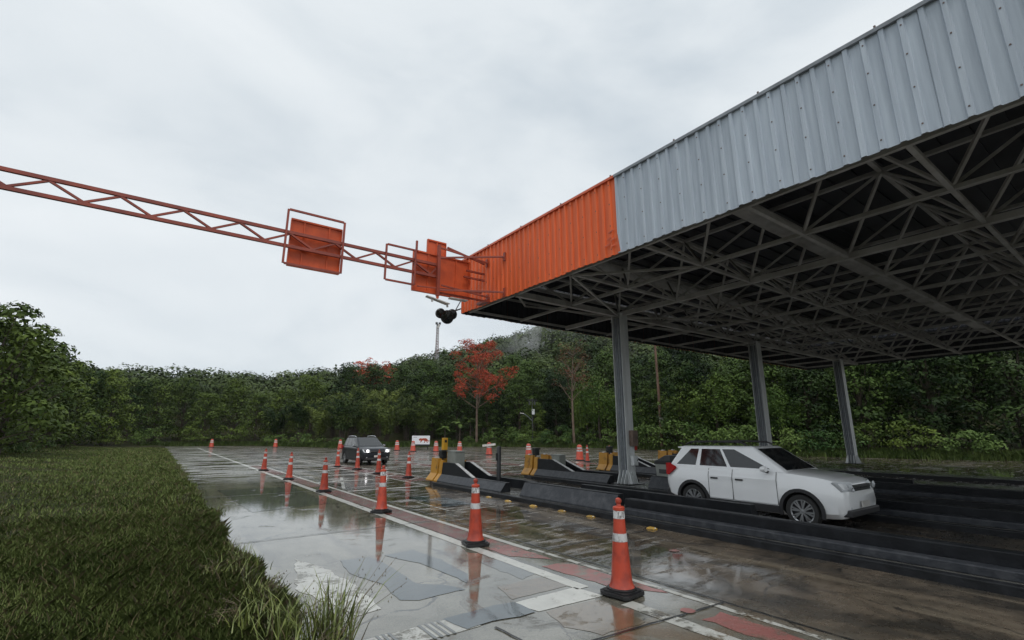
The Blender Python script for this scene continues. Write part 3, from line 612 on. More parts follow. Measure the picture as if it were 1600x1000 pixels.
for i in range(n_f): place_sheet(sh_f, CX0 + i * sf_, CY1, -math.pi / 2, i)      # faces +Y
for i in range(n_f): place_sheet(sh_b, CX0 + (i + 1) * sf_, CY0, math.pi / 2, i)
n_e = round((CY1 - CY0) / 1.04); se_ = (CY1 - CY0) / n_e; sh_e = sheet_mesh(se_, M['greysheet'], 'grey_sheet_end')
for i in range(n_e): place_sheet(sh_e, CX1, CY0 + (i + 1) * se_, math.pi, i)
# ridge caps along the fascia top, orange stretch and grey stretch
MB().box(CX0 - .07, CX0 + .12, SEAM + .01, CY1 + .06, CZ1 - .015, CZ1 + .055).build('ridge_cap', M['orangesteel'], canopy, CO); MB().box(CX0 - .07, CX0 + .12, CY0, SEAM - .01, CZ1 - .015, CZ1 + .055).build('ridge_cap', M['conduit'], canopy, CO)
MB().box(CX0 + .13, CX1, CY1 - .12, CY1 + .07, CZ1 - .015, CZ1 + .055).build('ridge_cap', M['orangesteel'], canopy, CO)
for y in np.arange(-4, 15.2, 1.95): MB().bar((CX0 - .05, y, CZ1 + .056), (CX0 - .05, y, CZ1 + .10), .03).build('cap_bolt', M['capdark'], canopy, CO)
# loose paint flaps at the foot of the colour seam
for (dy, z, l) in ((.10, 6.95, .16), (.18, 6.78, .12), (.05, 6.72, .14), (.22, 6.62, .17), (.08, 6.55, .1)): MB().bar((CX0 - .045, SEAM + dy, z), (CX0 - .06, SEAM + dy + l, z - .05), .012, .035).build('torn_strip', M['orangesteel'], canopy, CO)
MB().add([(CX0 - .043, SEAM - .002, CZ0 + .02), (CX0 - .043, SEAM - .10, CZ0 + .02), (CX0 - .043, SEAM - .07, CZ0 + .22), (CX0 - .043, SEAM - .03, CZ0 + .5), (CX0 - .043, SEAM - .002, CZ0 + .5)], [(0, 1, 2, 3, 4)]).build('overpaint', M['orange'], canopy, CO)
# roof deck
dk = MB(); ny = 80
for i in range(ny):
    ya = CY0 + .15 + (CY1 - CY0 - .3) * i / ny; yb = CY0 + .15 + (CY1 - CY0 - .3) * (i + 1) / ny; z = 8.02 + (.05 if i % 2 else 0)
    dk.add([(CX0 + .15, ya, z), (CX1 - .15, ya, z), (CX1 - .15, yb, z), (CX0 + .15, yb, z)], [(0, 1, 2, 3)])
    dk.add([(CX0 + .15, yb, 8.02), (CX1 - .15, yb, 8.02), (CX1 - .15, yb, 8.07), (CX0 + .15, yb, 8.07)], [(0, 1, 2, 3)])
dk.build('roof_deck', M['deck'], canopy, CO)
# space-frame of steel members
MX, MY, ZB, ZT = 2.5, 2.6, 6.36, 7.78
bx_ = [13.95 + MX * i for i in range(-2, 10)]; bx_[0] = 9.02; by_ = [12.2 + MY * j for j in range(-6, 1)]
tx_ = [9.02] + [10.2 + MX * i + 0.02 for i in range(0, 11)] + [37.0]; ty_ = [15.15, 13.5] + [13.5 - MY * j for j in range(1, 8)]
far_m = MB()
def member(name, p, q, w, parent, near):
    if near: beam(name, p, q, w, w, M['steel'], parent, CO)
    else: far_m.bar(p, q, w)
trusses = []
for y in by_:
    main = abs(y - 12.2) < .1; w = .15 if main else .085
    tr = MB().bar((9.0, y, ZB), (37.0, y, ZB), w, w * (1.25 if main else 1)).build('bottom_chord', M['steel'], canopy, CO); trusses.append((y, tr))
for x in bx_: MB().bar((x, CY0 + .2, ZB + .004), (x, 15.2, ZB + .004), .15 if abs(x - 13.95) < .1 else .085).build('bottom_chord', M['steel'], canopy, CO)
for x in tx_: MB().bar((x, CY0 + .2, ZT + .004), (x, 15.2, ZT + .004), .09).build('top_chord', M['steel'], canopy, CO)
for y in ty_: MB().bar((9.0, y, ZT), (37.0, y, ZT), .09).build('top_chord', M['steel'], canopy, CO)
def nearest(v, arr, n=2): return sorted(arr, key=lambda a: abs(a - v))[:n]
for (y, tr) in trusses:
    for x in bx_:
        near = x < 25 and y > -1
        for X_ in nearest(x, tx_):
            for Y_ in nearest(y, ty_): member('diagonal', (x, y, ZB + .03), (X_, Y_, ZT - .03), .062, tr, near)
# cladding rails and hangers behind the near fascia
for z in (6.45, 7.2, 7.95): MB().bar((CX0 + .06, CY0 + .1, z), (CX0 + .06, CY1 - .1, z), .08).build('cladding_rail', M['steel'], canopy, CO); MB().bar((CX0 + .3, CY1 - .06, z), (CX1 - .3, CY1 - .06, z), .08).build('cladding_rail', M['steel'], canopy, CO)
stuff(far_m.build('truss_members', M['steel'], canopy, CO))
# lower sway struts, seen under the frame
for (p, q) in (((9.05, 9.6, 6.30), (13.9, 12.15, 6.28)), ((13.95, 12.15, 6.27), (18.95, 9.6, 6.3)), ((9.05, 9.7, 6.32), (11.45, 7.0, 6.32)), ((13.95, 12.2, 6.28), (11.45, 14.9, 6.9)), ((13.95, 12.2, 6.28), (16.45, 14.9, 6.9)), ((18.95, 12.2, 6.28), (16.45, 14.9, 6.9)), ((9.1, 12.2, 6.3), (11.45, 14.9, 6.9))):
    beam('sway_strut', p, q, .06, .06, M['steel'], canopy, CO)
# curved sheet gutters hanging in the frame
for y in (10.9, 5.7):
    gm = MB(); segs = 8
    for i in range(segs):
        a0, a1 = math.pi * i / segs, math.pi * (i + 1) / segs
        gm.add([(9.0, y - .3 * math.cos(a0), 7.55 - .22 * math.sin(a0)), (37, y - .3 * math.cos(a0), 7.55 - .22 * math.sin(a0)), (37, y - .3 * math.cos(a1), 7.55 - .22 * math.sin(a1)), (9.0, y - .3 * math.cos(a1), 7.55 - .22 * math.sin(a1))], [(0, 1, 2, 3)])
    gm.build('gutter', M['steel'], canopy, CO, smooth=True)
def column(x, y):
    o = (x, y, 0); c = MB(); hw = .20
    c.box(-hw, hw, -.22, -.195, .16, ZB - .02); c.box(-hw, hw, .195, .22, .16, ZB - .02); c.box(-.012, .012, -.194, .194, .16, ZB - .02)
    cc = c.build('column', M['colsteel'], canopy); cc.location = (x - CO[0], y - CO[1], 0)
    MB().box(-.235, .235, -.25, .25, ZB - .019, ZB + .02).build('head_plate', M['colsteel'], cc); MB().box(-.42, .42, -.42, .42, .125, .16).build('base_plate', M['black'], cc)
    for sx in (-1, 1):
        for yy in (-.15, 0.0, .15): MB().prism([(sx * (hw if abs(yy) > .1 else .02), .161), (sx * .37, .161), (sx * hw, .62), (sx * (hw - .03 if abs(yy) > .1 else .02), .62)], lambda u, v, s: (u, s, v), yy - .01, yy + .01).build('gusset', M['colsteel'], cc)
    for yy in (-1, 1):
        for xx in (-.14, -.05, .05, .14): MB().prism([(yy * .221, .161), (yy * .37, .161), (yy * .221, .62)], lambda u, v, s: (s, u, v), xx - .01, xx + .01).build('gusset', M['colsteel'], cc)
    for i, (dx_, dy_, r_) in enumerate(((-.13, .12, .035), (-.15, .03, .028), (-.14, -.07, .04), (-.10, -.15, .02))): MB().tube([(dx_, dy_, .165), (dx_, dy_, 6.2)], r_, 10).build('conduit', M['conduit'], cc, smooth=True)
    MB().box(-hw - .004, hw + .004, -.226, -.2205, 3.95, 4.0).build('joint_strap', M['colsteel'], cc)
    return cc
for cx_ in (13.95, 23.95, 33.95): column(cx_, 12.2)
for cx_ in (13.95, 23.95, 33.95): column(cx_, -0.8)
def wall_box(name, x, y, z, s, m, lab, cat):
    t = thing(name, (x, y, z), lab, cat); w_, d_, h_ = s
    MB().box(-w_ / 2, w_ / 2, -d_ / 2, d_ / 2, 0, h_).build('housing', m, t, bevel=.01); MB().box(-w_ / 2 + .03, w_ / 2 - .03, -d_ / 2 - .012, -d_ / 2 - .001, .03, h_ - .03).build('door', m, t, bevel=.004)
    MB().box(w_ * .2, w_ * .2 + .02, -d_ / 2 - .03, -d_ / 2 - .0125, h_ * .45, h_ * .6).build('latch', M['black'], t)
wall_box('junction_box', 14.02, 11.88, 1.45, (.28, .18, .55), M['rustbox'], 'brown metal junction box strapped to the steel column', 'box')
wall_box('socket_box', 14.00, 11.89, .78, (.24, .16, .34), M['colsteel'], 'small grey socket box low on the steel column', 'box')
t = thing('fire_extinguisher', (14.24, 12.02, 1.30), 'red fire extinguisher hung on the side of the steel column', 'extinguisher')
MB().lathe([(.001, 0), (.07, 0), (.075, .02), (.075, .32), (.05, .38), (.02, .40), (.001, .40)], 14).build('cylinder', M['redpaint'], t, smooth=True); MB().box(-.02, .08, -.015, .015, .40, .45).build('valve', M['black'], t); MB().tube([(.06, 0, .42), (.10, 0, .35), (.09, 0, .1)], .012, 6).build('hose', M['black'], t)
# black lamps on an arm under the canopy corner
t = thing('corner_lamps', (8.78, 15.44, 6.50), 'cluster of three round black lamps on an arm at the canopy corner', 'lamps')
MB().bar((0, 0, 0), (-.52, .02, -.24), .05).build('arm', M['lamp_black'], t); MB().bar((-.02, 0, .30), (-.22, .01, -.08), .03).build('stay', M['lamp_black'], t)
for (dx_, dz_, r_) in ((-.58, -.40, .26), (-.86, -.30, .19), (-.38, -.27, .2)):
    l = MB().lathe([(.001, -.16), (r_ * .6, -.15), (r_ * .9, -.06), (r_, .02), (r_, .06), (r_ * .9, .06), (.001, .03)], 20).build('lamp_housing', M['lamp_black'], t, smooth=True)
    l.matrix_local = Matrix.Translation((dx_, .02, dz_)) @ Matrix.Rotation(R_(100), 4, 'X'); MB().lathe([(.001, .035), (r_ * .88, .062), (r_ * .85, .066), (.001, .05)], 18).build('lens', M['glass'], l)

# ------------------------------------------------------------------ sign gantry across the cone lane
GY = 13.8
gan = thing('sign_gantry', (-4.6, GY, 0.25), 'orange lattice sign gantry reaching from the canopy corner over the lane', 'gantry'); GO = (-4.6, GY, .25)
GZT, GZB = 7.38, 6.97
for z in (GZT, GZB):
    MB().bar((-4.7, GY, z), (7.0, GY, z), .085).build('chord', M['lattice'], gan, GO)
for (z, x0, x1) in ((GZT + .02, 8.0, 8.74), (6.42, 6.9, 8.76), (GZT - .22, 7.9, 8.74)): MB().bar((x0, GY - .05, z), (x1, GY - .05, z), .06).build('arm', M['lattice'], gan, GO)
x = -4.5; i = 0
while x < 6.8:
    xn = min(x + .62, 6.92)
    p, q = ((x, GY, GZB + .04), (xn, GY, GZT - .04)) if i % 2 == 0 else ((x, GY, GZT - .04), (xn, GY, GZB + .04))
    beam('lattice_diagonal', p, q, .05 if i % 2 == 0 else .07, .05, M['lattice'], gan, GO); x = xn; i += 1
MB().bar((6.9, GY - .1, 6.28), (6.9, GY - .1, 8.05), .10).build('hanger_post', M['lattice'], gan, GO)
MB().tube([(-4.6, GY, .2), (-4.6, GY, 7.75)], .15, 16).build('mast', M['lattice'], gan, GO, smooth=True)
MB().box(-4.95, -4.25, GY - .35, GY + .35, .1, .34).build('base_plate', M['lattice'], gan, GO)
# struts fixing the gantry to the fascia
for (p, q, w) in (((6.95, GY - .1, 7.62), (8.74, 12.52, 7.69), .055), ((6.95, GY - .1, 6.50), (8.74, 12.52, 6.45), .055), ((7.25, GY - .02, 8.08), (8.74, GY - .05, 7.78), .055), ((6.95, GY - .1, 7.98), (8.74, GY - .3, 7.75), .05), ((7.0, GY - .15, 6.66), (8.74, GY - .4, 6.46), .045), ((6.2, GY - .02, 6.52), (8.5, GY - .25, 6.62), .04)):
    MB().bar(p, q, w).build('strut', M['lattice'], gan, GO)
for (y_, z_) in ((12.5, 7.69), (12.5, 6.45), (13.6, 7.78), (13.55, 6.46)): MB().box(8.715, 8.76, y_ - .05, y_ + .05, z_ - .14, z_ + .14).build('fixing_plate', M['lattice'], gan, GO)
MB().box(8.55, 8.72, 13.35, 13.95, 6.28, 6.36).build('bracket', M['lattice'], gan, GO)
def sign(x0, x1, z0, z1, yo, lab, ribs=2, tilt=0.0):
    t = thing('overhead_sign', ((x0 + x1) / 2, yo, z0), lab, 'sign'); w = (x1 - x0) / 2; h = z1 - z0
    p = MB().box(-w, w, -.012, .012, 0, h).build('panel', M['signback'], t)
    for (a, b, c, d) in ((-w - .02, w + .02, -.05, 0.0), (-w - .02, w + .02, h, h + .05)): MB().box(a, b, -.055, .03, c, d).build('rim', M['signback'], t)
    for sx in (-1, 1): MB().box(sx * (w + .012) - .012, sx * (w + .012) + .012, -.055, .03, .001, h - .001).build('rim', M['signback'], t)
    for k in range(ribs): xx = -w + 2 * w * (k + .5) / ribs; MB().box(xx - .02, xx + .02, -.045, -.0125, .001, h - .001).build('stiffener', M['signback'], t)
    return t
sign(6.10, 8.20, 6.44, 7.74, GY + .14, 'large orange sign panel, seen from behind, beside the canopy corner', 2)
MB().bar((8.2, GY + .1, 6.44), (8.2, GY + .1, 7.74), .07).build('hanger_post', M['signback'], gan, GO)
sign(6.66, 7.33, 7.70, 8.30, GY + .30, 'small orange sign panel standing above the large one', 1)
sign(2.35, 3.74, 6.50, 7.82, GY + .14, 'orange sign panel, seen from behind, over the middle of the lane', 2)
def frame(x0, x1, z0, z1):
    yf = GY - .08; fr = MB()
    for xx in (x0, x1): fr.bar((xx, yf, z0), (xx, yf, z1), .055)
    for z in (z0, z1): fr.bar((x0 + .028, yf, z), (x1 - .028, yf, z), .055)
    fr.build('sign_frame', M['lattice'], gan, GO)
frame(5.09, 6.07, 6.52, 7.68)
frame(2.2, 3.76, 6.44, 8.03)
MB().bar((6.12, GY - .03, 7.7), (6.12, GY - .03, 8.05), .06).build('stub_post', M['lattice'], gan, GO)
t = thing('sign_light', (6.9, GY - .1, 6.18), 'pale weathered light bracket hanging under the large orange sign', 'light')
MB().add([(-.40, -.05, .06), (.42, -.10, -.10), (.40, .18, -.08), (-.34, .2, .08), (-.40, -.05, .03), (.42, -.10, -.13), (.40, .18, -.11), (-.34, .2, .05)], [(0, 1, 2, 3), (7, 6, 5, 4), (0, 4, 5, 1), (1, 5, 6, 2), (2, 6, 7, 3), (3, 7, 4, 0)]).build('reflector', M['palewhite'], t)
for dx_ in (-.2, .36): MB().bar((dx_, 0, .0 if dx_ < 0 else -.1), (dx_ + .02, 0, -.12 if dx_ < 0 else -.22), .05).build('lamp_foot', M['palewhite'], t)
MB().bar((0, 0, .02), (0, 0, .10), .07).build('hanger', M['orangesteel'], t); MB().box(.5, 1.15, .0, .2, .12, .16).build('cable_tray', M['palewhite'], t)

# ------------------------------------------------------------------ cars (both head towards -Y)
def loft(stations, prof):
    mb_ = MB(); rings = [prof(s) for s in stations]; n = len(rings[0])
    v = [p for r in rings for p in r]; f = []
    for i in range(len(rings) - 1):
        for k in range(n): f.append((i * n + k, i * n + (k + 1) % n, (i + 1) * n + (k + 1) % n, (i + 1) * n + k))
    f.append(tuple(range(n))[::-1]); f.append(tuple((len(rings) - 1) * n + k for k in range(n)))
    return mb_.add(v, f)
def smooth_stations(st, k=5):
    st = np.array(st, float); o_ = []
    for i in range(len(st) - 1):
        p0, p1, p2, p3 = st[max(i - 1, 0)], st[i], st[i + 1], st[min(i + 2, len(st) - 1)]
        for j in range(k):
            u = j / k; q = p1 + (p2 - p1) * u if i == 0 else .5 * (2 * p1 + (p2 - p0) * u + (2 * p0 - 5 * p1 + 4 * p2 - p3) * u * u + (3 * p1 - p0 - 3 * p2 + p3) * u ** 3)
            q[0] = p1[0] + (p2[0] - p1[0]) * u; o_.append(tuple(q))
    return o_ + [tuple(st[-1])]
def make_car(loc, lab, c):
    t = thing('car', loc, lab, 'car'); Lc, W, Hc = c['L'], c['W'], c['H']; y0 = -Lc / 2; hw = W / 2; body = c['body']
    def ring(s):
        d, zb, w, zt = s; y = y0 + d; lo, hi = zb + .10, zt - .10
        half = [(w - .16, zb), (w - .04, lo), (w - .005, lo + (hi - lo) * .35), (w, lo + (hi - lo) * .62), (w - .012, lo + (hi - lo) * .75), (w - .03, hi), (w - .075, zt - .02), (w - .16, zt + .005), (w * .45, zt + .03)]
        return [(x, y, z) for x, z in half] + [(-x, y, z) for x, z in half[::-1]]
    bd_ = loft(smooth_stations(c['stations']), ring).build('body', body, t, smooth=True)
    # wheel arches cut out of the body
    wr, ya, yb = c['wr'], y0 + c['front'], y0 + c['front'] + c['base']
    cut = MB()
    for yy in (ya, yb):
        for sx in (-1, 1):
            xs = sorted((sx * (hw - .30), sx * (hw + .2)))
            cut.prism([((wr + .055) * math.cos(a), (wr + .055) * math.sin(a)) for a in np.linspace(0, 2 * math.pi, 28, endpoint=False)], lambda u, v, s, yy=yy: (s, yy + u, wr + v), xs[0], xs[1])
    co = cut.build('cutter', M['trim'], t); md = bd_.modifiers.new('arch', 'BOOLEAN'); md.object = co; md.operation = 'DIFFERENCE'; md.solver = 'EXACT'; md.material_mode = 'TRANSFER'; bpy.context.view_layer.update()
    dg = bpy.context.evaluated_depsgraph_get(); me = bpy.data.meshes.new_from_object(bd_.evaluated_get(dg)); bd_.modifiers.clear(); bd_.data = me
    bpy.data.objects.remove(co, do_unlink=True); me.set_sharp_from_angle(angle=R_(35))
    # greenhouse
    zb, zr = c['belt'], Hc - .05; fb, ft, rt_, rb_ = [y0 + q for q in c['gh']]; wb, wt = hw - .085, hw - .25
    B = [Vector((-wb, fb, zb)), Vector((wb, fb, zb)), Vector((wb, rb_, zb)), Vector((-wb, rb_, zb))]; T = [Vector((-wt, ft, zr)), Vector((wt, ft, zr)), Vector((wt, rt_, zr - .02)), Vector((-wt, rt_, zr - .02))]
    gh = MB().add(B + T, [(0, 3, 2, 1), (4, 5, 6, 7), (0, 1, 5, 4), (1, 2, 6, 5), (2, 3, 7, 6), (3, 0, 4, 7)]).build('cabin', body, t, smooth=True)
    bm = bmesh.new(); bm.from_mesh(gh.data); bmesh.ops.bevel(bm, geom=[e_ for e_ in bm.edges if max(v.co.z for v in e_.verts) > zb + .05], offset=.07, segments=4, affect='EDGES', profile=.6); bm.to_mesh(gh.data); bm.free(); gh.data.polygons.foreach_set('use_smooth', [True] * len(gh.data.polygons)); gh.data.set_sharp_from_angle(angle=R_(50))
    def pane(name, q, a0, a1, h0, h1, skew=(0, 0), off=.006, parent=t, m=None):
        p00, p10, p11, p01 = q; nrm = (p10 - p00).cross(p01 - p00).normalized(); cen = (p00 + p10 + p11 + p01) / 4
        if nrm.dot(cen - Vector((0, (fb + rb_) / 2, (zb + zr) / 2))) < 0: nrm = -nrm
        def pt(a, h): lo = p00.lerp(p10, a); hi = p01.lerp(p11, a); return lo.lerp(hi, h)
        pts = [pt(a0, h0), pt(a1, h0), pt(a1 + skew[1], h1), pt(a0 + skew[0], h1)]
        mb_ = MB(); mb_.add([p + nrm * off for p in pts] + [p - nrm * .01 for p in pts], [(0, 1, 2, 3), (7, 6, 5, 4), (0, 4, 5, 1), (1, 5, 6, 2), (2, 6, 7, 3), (3, 7, 4, 0)])
        return mb_.build(name, m or M['glass'], parent, bevel=.004)
    pane('windscreen', (B[0], B[1], T[1], T[0]), .07, .93, .08, .90); pane('rear_window', (B[2], B[3], T[3], T[2]), .12, .88, .14, .86)
    for sx in (1, -1):
        q = (B[1], B[2], T[2], T[1]) if sx > 0 else (B[0], B[3], T[3], T[0])
        for (a0, a1, s0, s1) in c['side']: pane('side_window', q, a0, a1, .10, .86, (s0, s1))
        # doors: shut lines, handles
        for (da, db, dc, dd) in c['doors']:
            d_ = MB().box(sx * (hw - .002) - .004, sx * (hw - .002) + .004, y0 + da, y0 + db, .42, zb - .16).build('door', body, t, bevel=.003); MB().box(sx * (hw + .012) - .012, sx * (hw + .012) + .012, y0 + db - .24, y0 + db - .06, zb - .23, zb - .195).build('handle', M['trim'], d_, bevel=.006)
        for yy in (c['doors'][0][0] - .006, (c['doors'][0][1] + c['doors'][1][0]) / 2, c['doors'][1][1] + .006): MB().add([(sx * (hw + .0035), y0 + yy - .006, .42), (sx * (hw + .0035), y0 + yy + .006, .42), (sx * (hw + .0035), y0 + yy + .006, zb - .16), (sx * (hw + .0035), y0 + yy - .006, zb - .16), (sx * (hw - .055), y0 + yy + .006, zb), (sx * (hw - .055), y0 + yy - .006, zb)], [(0, 1, 2, 3), (3, 2, 4, 5)]).build('shut_line', M['trim'], t)
        xs = sorted((sx * (hw - .02), sx * (hw + .012)))
        MB().box(xs[0], xs[1], ya + wr + .09, yb - wr - .09, .25, .40).build('sill_cladding', M['trim'], t, bevel=.01)
        for yy in (ya, yb):
            ar = MB(); seg = 16
            for i in range(seg):
                a, b2 = R_(-14) + R_(208) * i / seg, R_(-14) + R_(208) * (i + 1) / seg; r1, r2 = wr + .045, wr + .115
                ar.add([(x_, yy + r * math.cos(g2), wr + r * math.sin(g2)) for x_ in xs for (r, g2) in ((r1, a), (r2, a), (r2, b2), (r1, b2))], [(0, 1, 2, 3), (7, 6, 5, 4), (0, 4, 5, 1), (1, 5, 6, 2), (2, 6, 7, 3), (3, 7, 4, 0)])
            ar.build('arch_trim', M['trim'], t)
            wx = sx * (hw - .115); wl = MB().lathe([(wr - .10, -.10), (wr - .02, -.105), (wr, -.07), (wr, .07), (wr - .02, .105), (wr - .10, .10), (wr - .10, -.10)], 32, axis='x').build('tyre', M['tyre'], t, smooth=True); wl.location = (wx, yy, wr)
            rm = MB(); rm.lathe([(.001, sx * .02), (wr - .11, sx * .03), (wr - .10, sx * .06)], 28, axis='x', mi=1); rm.lathe([(wr - .125, sx * .085), (wr - .095, sx * .095), (wr - .09, sx * .06)], 28, axis='x'); rm.lathe([(.001, sx * .085), (.06, sx * .08), (.06, sx * .04)], 12, axis='x')
            ns = c['spokes']
            for k in range(ns):
                a = 2 * math.pi * k / ns + .2
                for da in (-.14, .14): rm.bar((sx * .075, .05 * math.cos(a), .05 * math.sin(a)), (sx * .085, (wr - .11) * math.cos(a + da), (wr - .11) * math.sin(a + da)), .03, .03)
            rm.build('rim', [M['rim'], M['rimdark']], wl)
        # mirrors, rails, lamps
        mr = MB().lathe([(.001, -.08), (.06, -.07), (.085, 0), (.07, .06), (.001, .07)], 12).build('mirror', c['mirror'], t, smooth=True); mr.matrix_local = Matrix.Translation((sx * (hw + .08), fb + .42, zb + .06)) @ Matrix.Rotation(math.pi / 2, 4, 'X') @ Matrix.Diagonal((1.2, .85, .8, 1)); MB().bar((sx * (hw - .08), fb + .42, zb - .01), (sx * (hw + .04), fb + .42, zb + .03), .05).build('mirror_stem', M['trim'], t)
        xr = sx * (wt - .02); MB().tube([(xr, ft + .15, zr + .03), (xr, ft + .28, zr + .085), (xr, (ft + rt_) / 2, zr + .10), (xr, rt_ - .25, zr + .08), (xr, rt_ - .12, zr + .02)], .022, 8).build('roof_rail', c['rail'], t, smooth=True)
        hx = sx * (hw - .27)
        hl = MB().add([(hx - .19, y0 - .02, c['hz'] - .09), (hx + .17, y0 + .06, c['hz'] - .08), (hx + .235, y0 + .20, c['hz'] + .09), (hx - .15, y0 + .03, c['hz'] + .08)] if sx > 0 else [(hx + .19, y0 - .02, c['hz'] - .09), (hx - .17, y0 + .06, c['hz'] - .08), (hx - .235, y0 + .20, c['hz'] + .09), (hx + .15, y0 + .03, c['hz'] + .08)], [(0, 1, 2, 3)]).build('headlight', M['lens'], t)
        sm = hl.modifiers.new('thick', 'SOLIDIFY'); sm.thickness = .05; sm.offset = 0
        bulb = MB().lathe([(.001, -.01), (.065, -.012), (.07, 0), (.001, .03)], 16).build('bulb', M['headlamp'] if c['lit'] else M['lens'], hl, smooth=True); bulb.matrix_local = Matrix.Translation((hx - sx * .02, y0 - .03, c['hz'])) @ Matrix.Rotation(math.pi / 2, 4, 'X')
        MB().lathe([(.001, -.01), (.05, -.01), (.055, 0), (.001, .02)], 14).build('fog_lamp', M['lens'], t, smooth=True).matrix_local = Matrix.Translation((sx * (hw - .28), y0 + .01, .46)) @ Matrix.Rotation(math.pi / 2, 4, 'X')
        # tail light wraps the rear corner
        yr = -y0; tz = c['tz']
        tl = MB().add([(sx * (hw - .02), yr - .36, tz + .02), (sx * (hw + .004), yr - .36, tz + .05), (sx * (hw + .004), yr - .14, tz - .16), (sx * (hw - .012), yr - .07, tz - .15), (sx * (hw - .20), yr - .004, tz - .10), (sx * (hw - .20), yr - .006, tz + .10), (sx * (hw - .012), yr - .07, tz + .13), (sx * (hw + .004), yr - .20, tz + .14)], [(1, 2, 3, 6, 7), (3, 4, 5, 6), (0, 1, 7), (0, 2, 1)]).build('tail_light', M['tail'], t, smooth=False)
        sm = tl.modifiers.new('thick', 'SOLIDIFY'); sm.thickness = .03; sm.offset = 0
    MB().box(-.52, .52, y0 - .012, y0 + .10, c['hz'] - .09, c['hz'] + .03).build('grille', M['trim'], t, bevel=.02); MB().box(-.50, .50, y0 - .02, y0 - .0125, c['hz'] - .04, c['hz'] - .015).build('grille_bar', M['chrome'], t)
    MB().box(-hw + .16, hw - .16, y0 - .035, y0 + .2, .30, .44).build('front_bumper', M['trim'], t, bevel=.03); MB().box(-hw + .10, hw - .10, -y0 - .2, -y0 + .03, .34, .52).build('rear_bumper', M['trim'], t, bevel=.03)
    MB().box(-.2, .2, y0 - .045, y0 - .036, .46, .58).build('number_plate', M['palewhite'], t); MB().box(-.2, .2, -y0 + .002, -y0 + .012, .80, .92).build('number_plate', M['palewhite'], t)
    MB().prism([(rt_ - .12, zr - .02), (rt_ + .16, zr - .05), (rt_ + .16, zr - .085), (rt_ - .05, zr - .09)], lambda u, v, s: (s, u, v), -wt + .03, wt - .03).build('spoiler', body, t, bevel=.012)
    MB().tube([(0, rt_ - .18, zr), (0, rt_ - .02, zr + .16)], .006, 6).build('aerial', M['trim'], t)
    return t
make_car((11.16, 31.6, 0), 'dark sport-utility car with lit headlights driving towards the toll island', dict(L=4.32, W=1.82, H=1.66, belt=1.06, front=.82, base=2.67, wr=.345, hz=.83, tz=.98, lit=True, body=M['carblack'], mirror=M['chrome'], rail=M['chrome'], spokes=5,
    stations=[(0, .36, .70, .76), (.05, .29, .80, .88), (.16, .26, .87, .95), (.45, .24, .905, 1.01), (1.1, .23, .91, 1.06), (2.0, .23, .91, 1.08), (3.3, .23, .91, 1.09), (3.95, .27, .90, 1.08), (4.2, .33, .86, 1.04), (4.32, .42, .78, .96)],
    gh=(1.04, 2.00, 3.90, 4.20), side=((.10, .42, .16, 0.0), (.45, .70, 0.0, -.005), (.73, .89, -.005, -.03)), doors=((1.32, 2.36, 0, 0), (2.40, 3.02, 0, 0))))
make_car((11.89, 6.28, 0), 'white compact sport-utility car stopped in the lane between two toll islands', dict(L=4.15, W=1.77, H=1.66, belt=1.08, front=.82, base=2.52, wr=.335, hz=.86, tz=1.02, lit=False, body=M['carwhite'], mirror=M['carwhite'], rail=M['trim'], spokes=8,
    stations=[(0, .36, .68, .78), (.05, .29, .78, .90), (.18, .25, .85, .98), (.5, .23, .88, 1.04), (1.1, .22, .885, 1.09), (2.0, .22, .885, 1.10), (3.2, .22, .885, 1.12), (3.8, .26, .875, 1.12), (4.05, .32, .84, 1.09), (4.15, .42, .76, 1.0)],
    gh=(1.05, 1.85, 3.72, 4.06), side=((.10, .42, .17, 0.0), (.45, .70, 0.0, -.01), (.74, .93, -.01, -.09)), doors=((1.28, 2.26, 0, 0), (2.30, 2.88, 0, 0))))

# ------------------------------------------------------------------ vegetation generators
def leaves(centers, normals, size, aspect=0.5, rg=rng):
    """rhombic leaf faces (n,4,3)"""
    n = len(centers); nr = normals / (np.linalg.norm(normals, axis=1, keepdims=True) + 1e-9)
    a = rg.normal(size=(n, 3)); a -= (a * nr).sum(1, keepdims=True) * nr; a /= np.linalg.norm(a, axis=1, keepdims=True) + 1e-9
    b = np.cross(nr, a); s = (size * rg.uniform(.6, 1.35, n))[:, None]
    return np.stack([centers - a * s * .5, centers + b * s * .5 * aspect - a * s * .05, centers + a * s * .5, centers - b * s * .5 * aspect - a * s * .05], axis=1)
def crown_faces(seed, clumps, per, size, aspect=.55, droop=0.0, flat=.75):
    """clumps: list of (centre, radius); leaves spread over the shell of each clump, facing out and up"""
    rg = np.random.default_rng(seed); out_ = []
    for (c, r) in clumps:
        n = max(6, int(per * (r ** 1.6))); d = rg.normal(size=(n, 3)); d /= np.linalg.norm(d, axis=1, keepdims=True)
        d[:, 2] = np.where(rg.random(n) < .72, np.abs(d[:, 2]), d[:, 2])
        rad = r * rg.uniform(.72, 1.06, n)[:, None]; p = np.array(c) + d * rad * np.array([1, 1, flat])
        if droop: p[:, 2] -= droop * (np.linalg.norm(d[:, :2], axis=1) ** 2) * r
        nr = d + rg.normal(size=(n, 3)) * .42 + np.array([0, 0, .35]); out_.append(leaves(p, nr, size, aspect, rg))
    return np.concatenate(out_)
def limb(mb_, p, q, r0, r1, bend=.12, seed=0, n=5):
    rg = random.Random(seed); p, q = Vector(p), Vector(q); Lg = (q - p).length
    w = Vector((rg.uniform(-1, 1), rg.uniform(-1, 1), 0)) * bend * Lg
    pts = [p.lerp(q, i / n) + w * math.sin(math.pi * i / n) for i in range(n + 1)]
    mb_.tube(pts, [r0 + (r1 - r0) * i / n for i in range(n + 1)], 7, caps=False); return pts
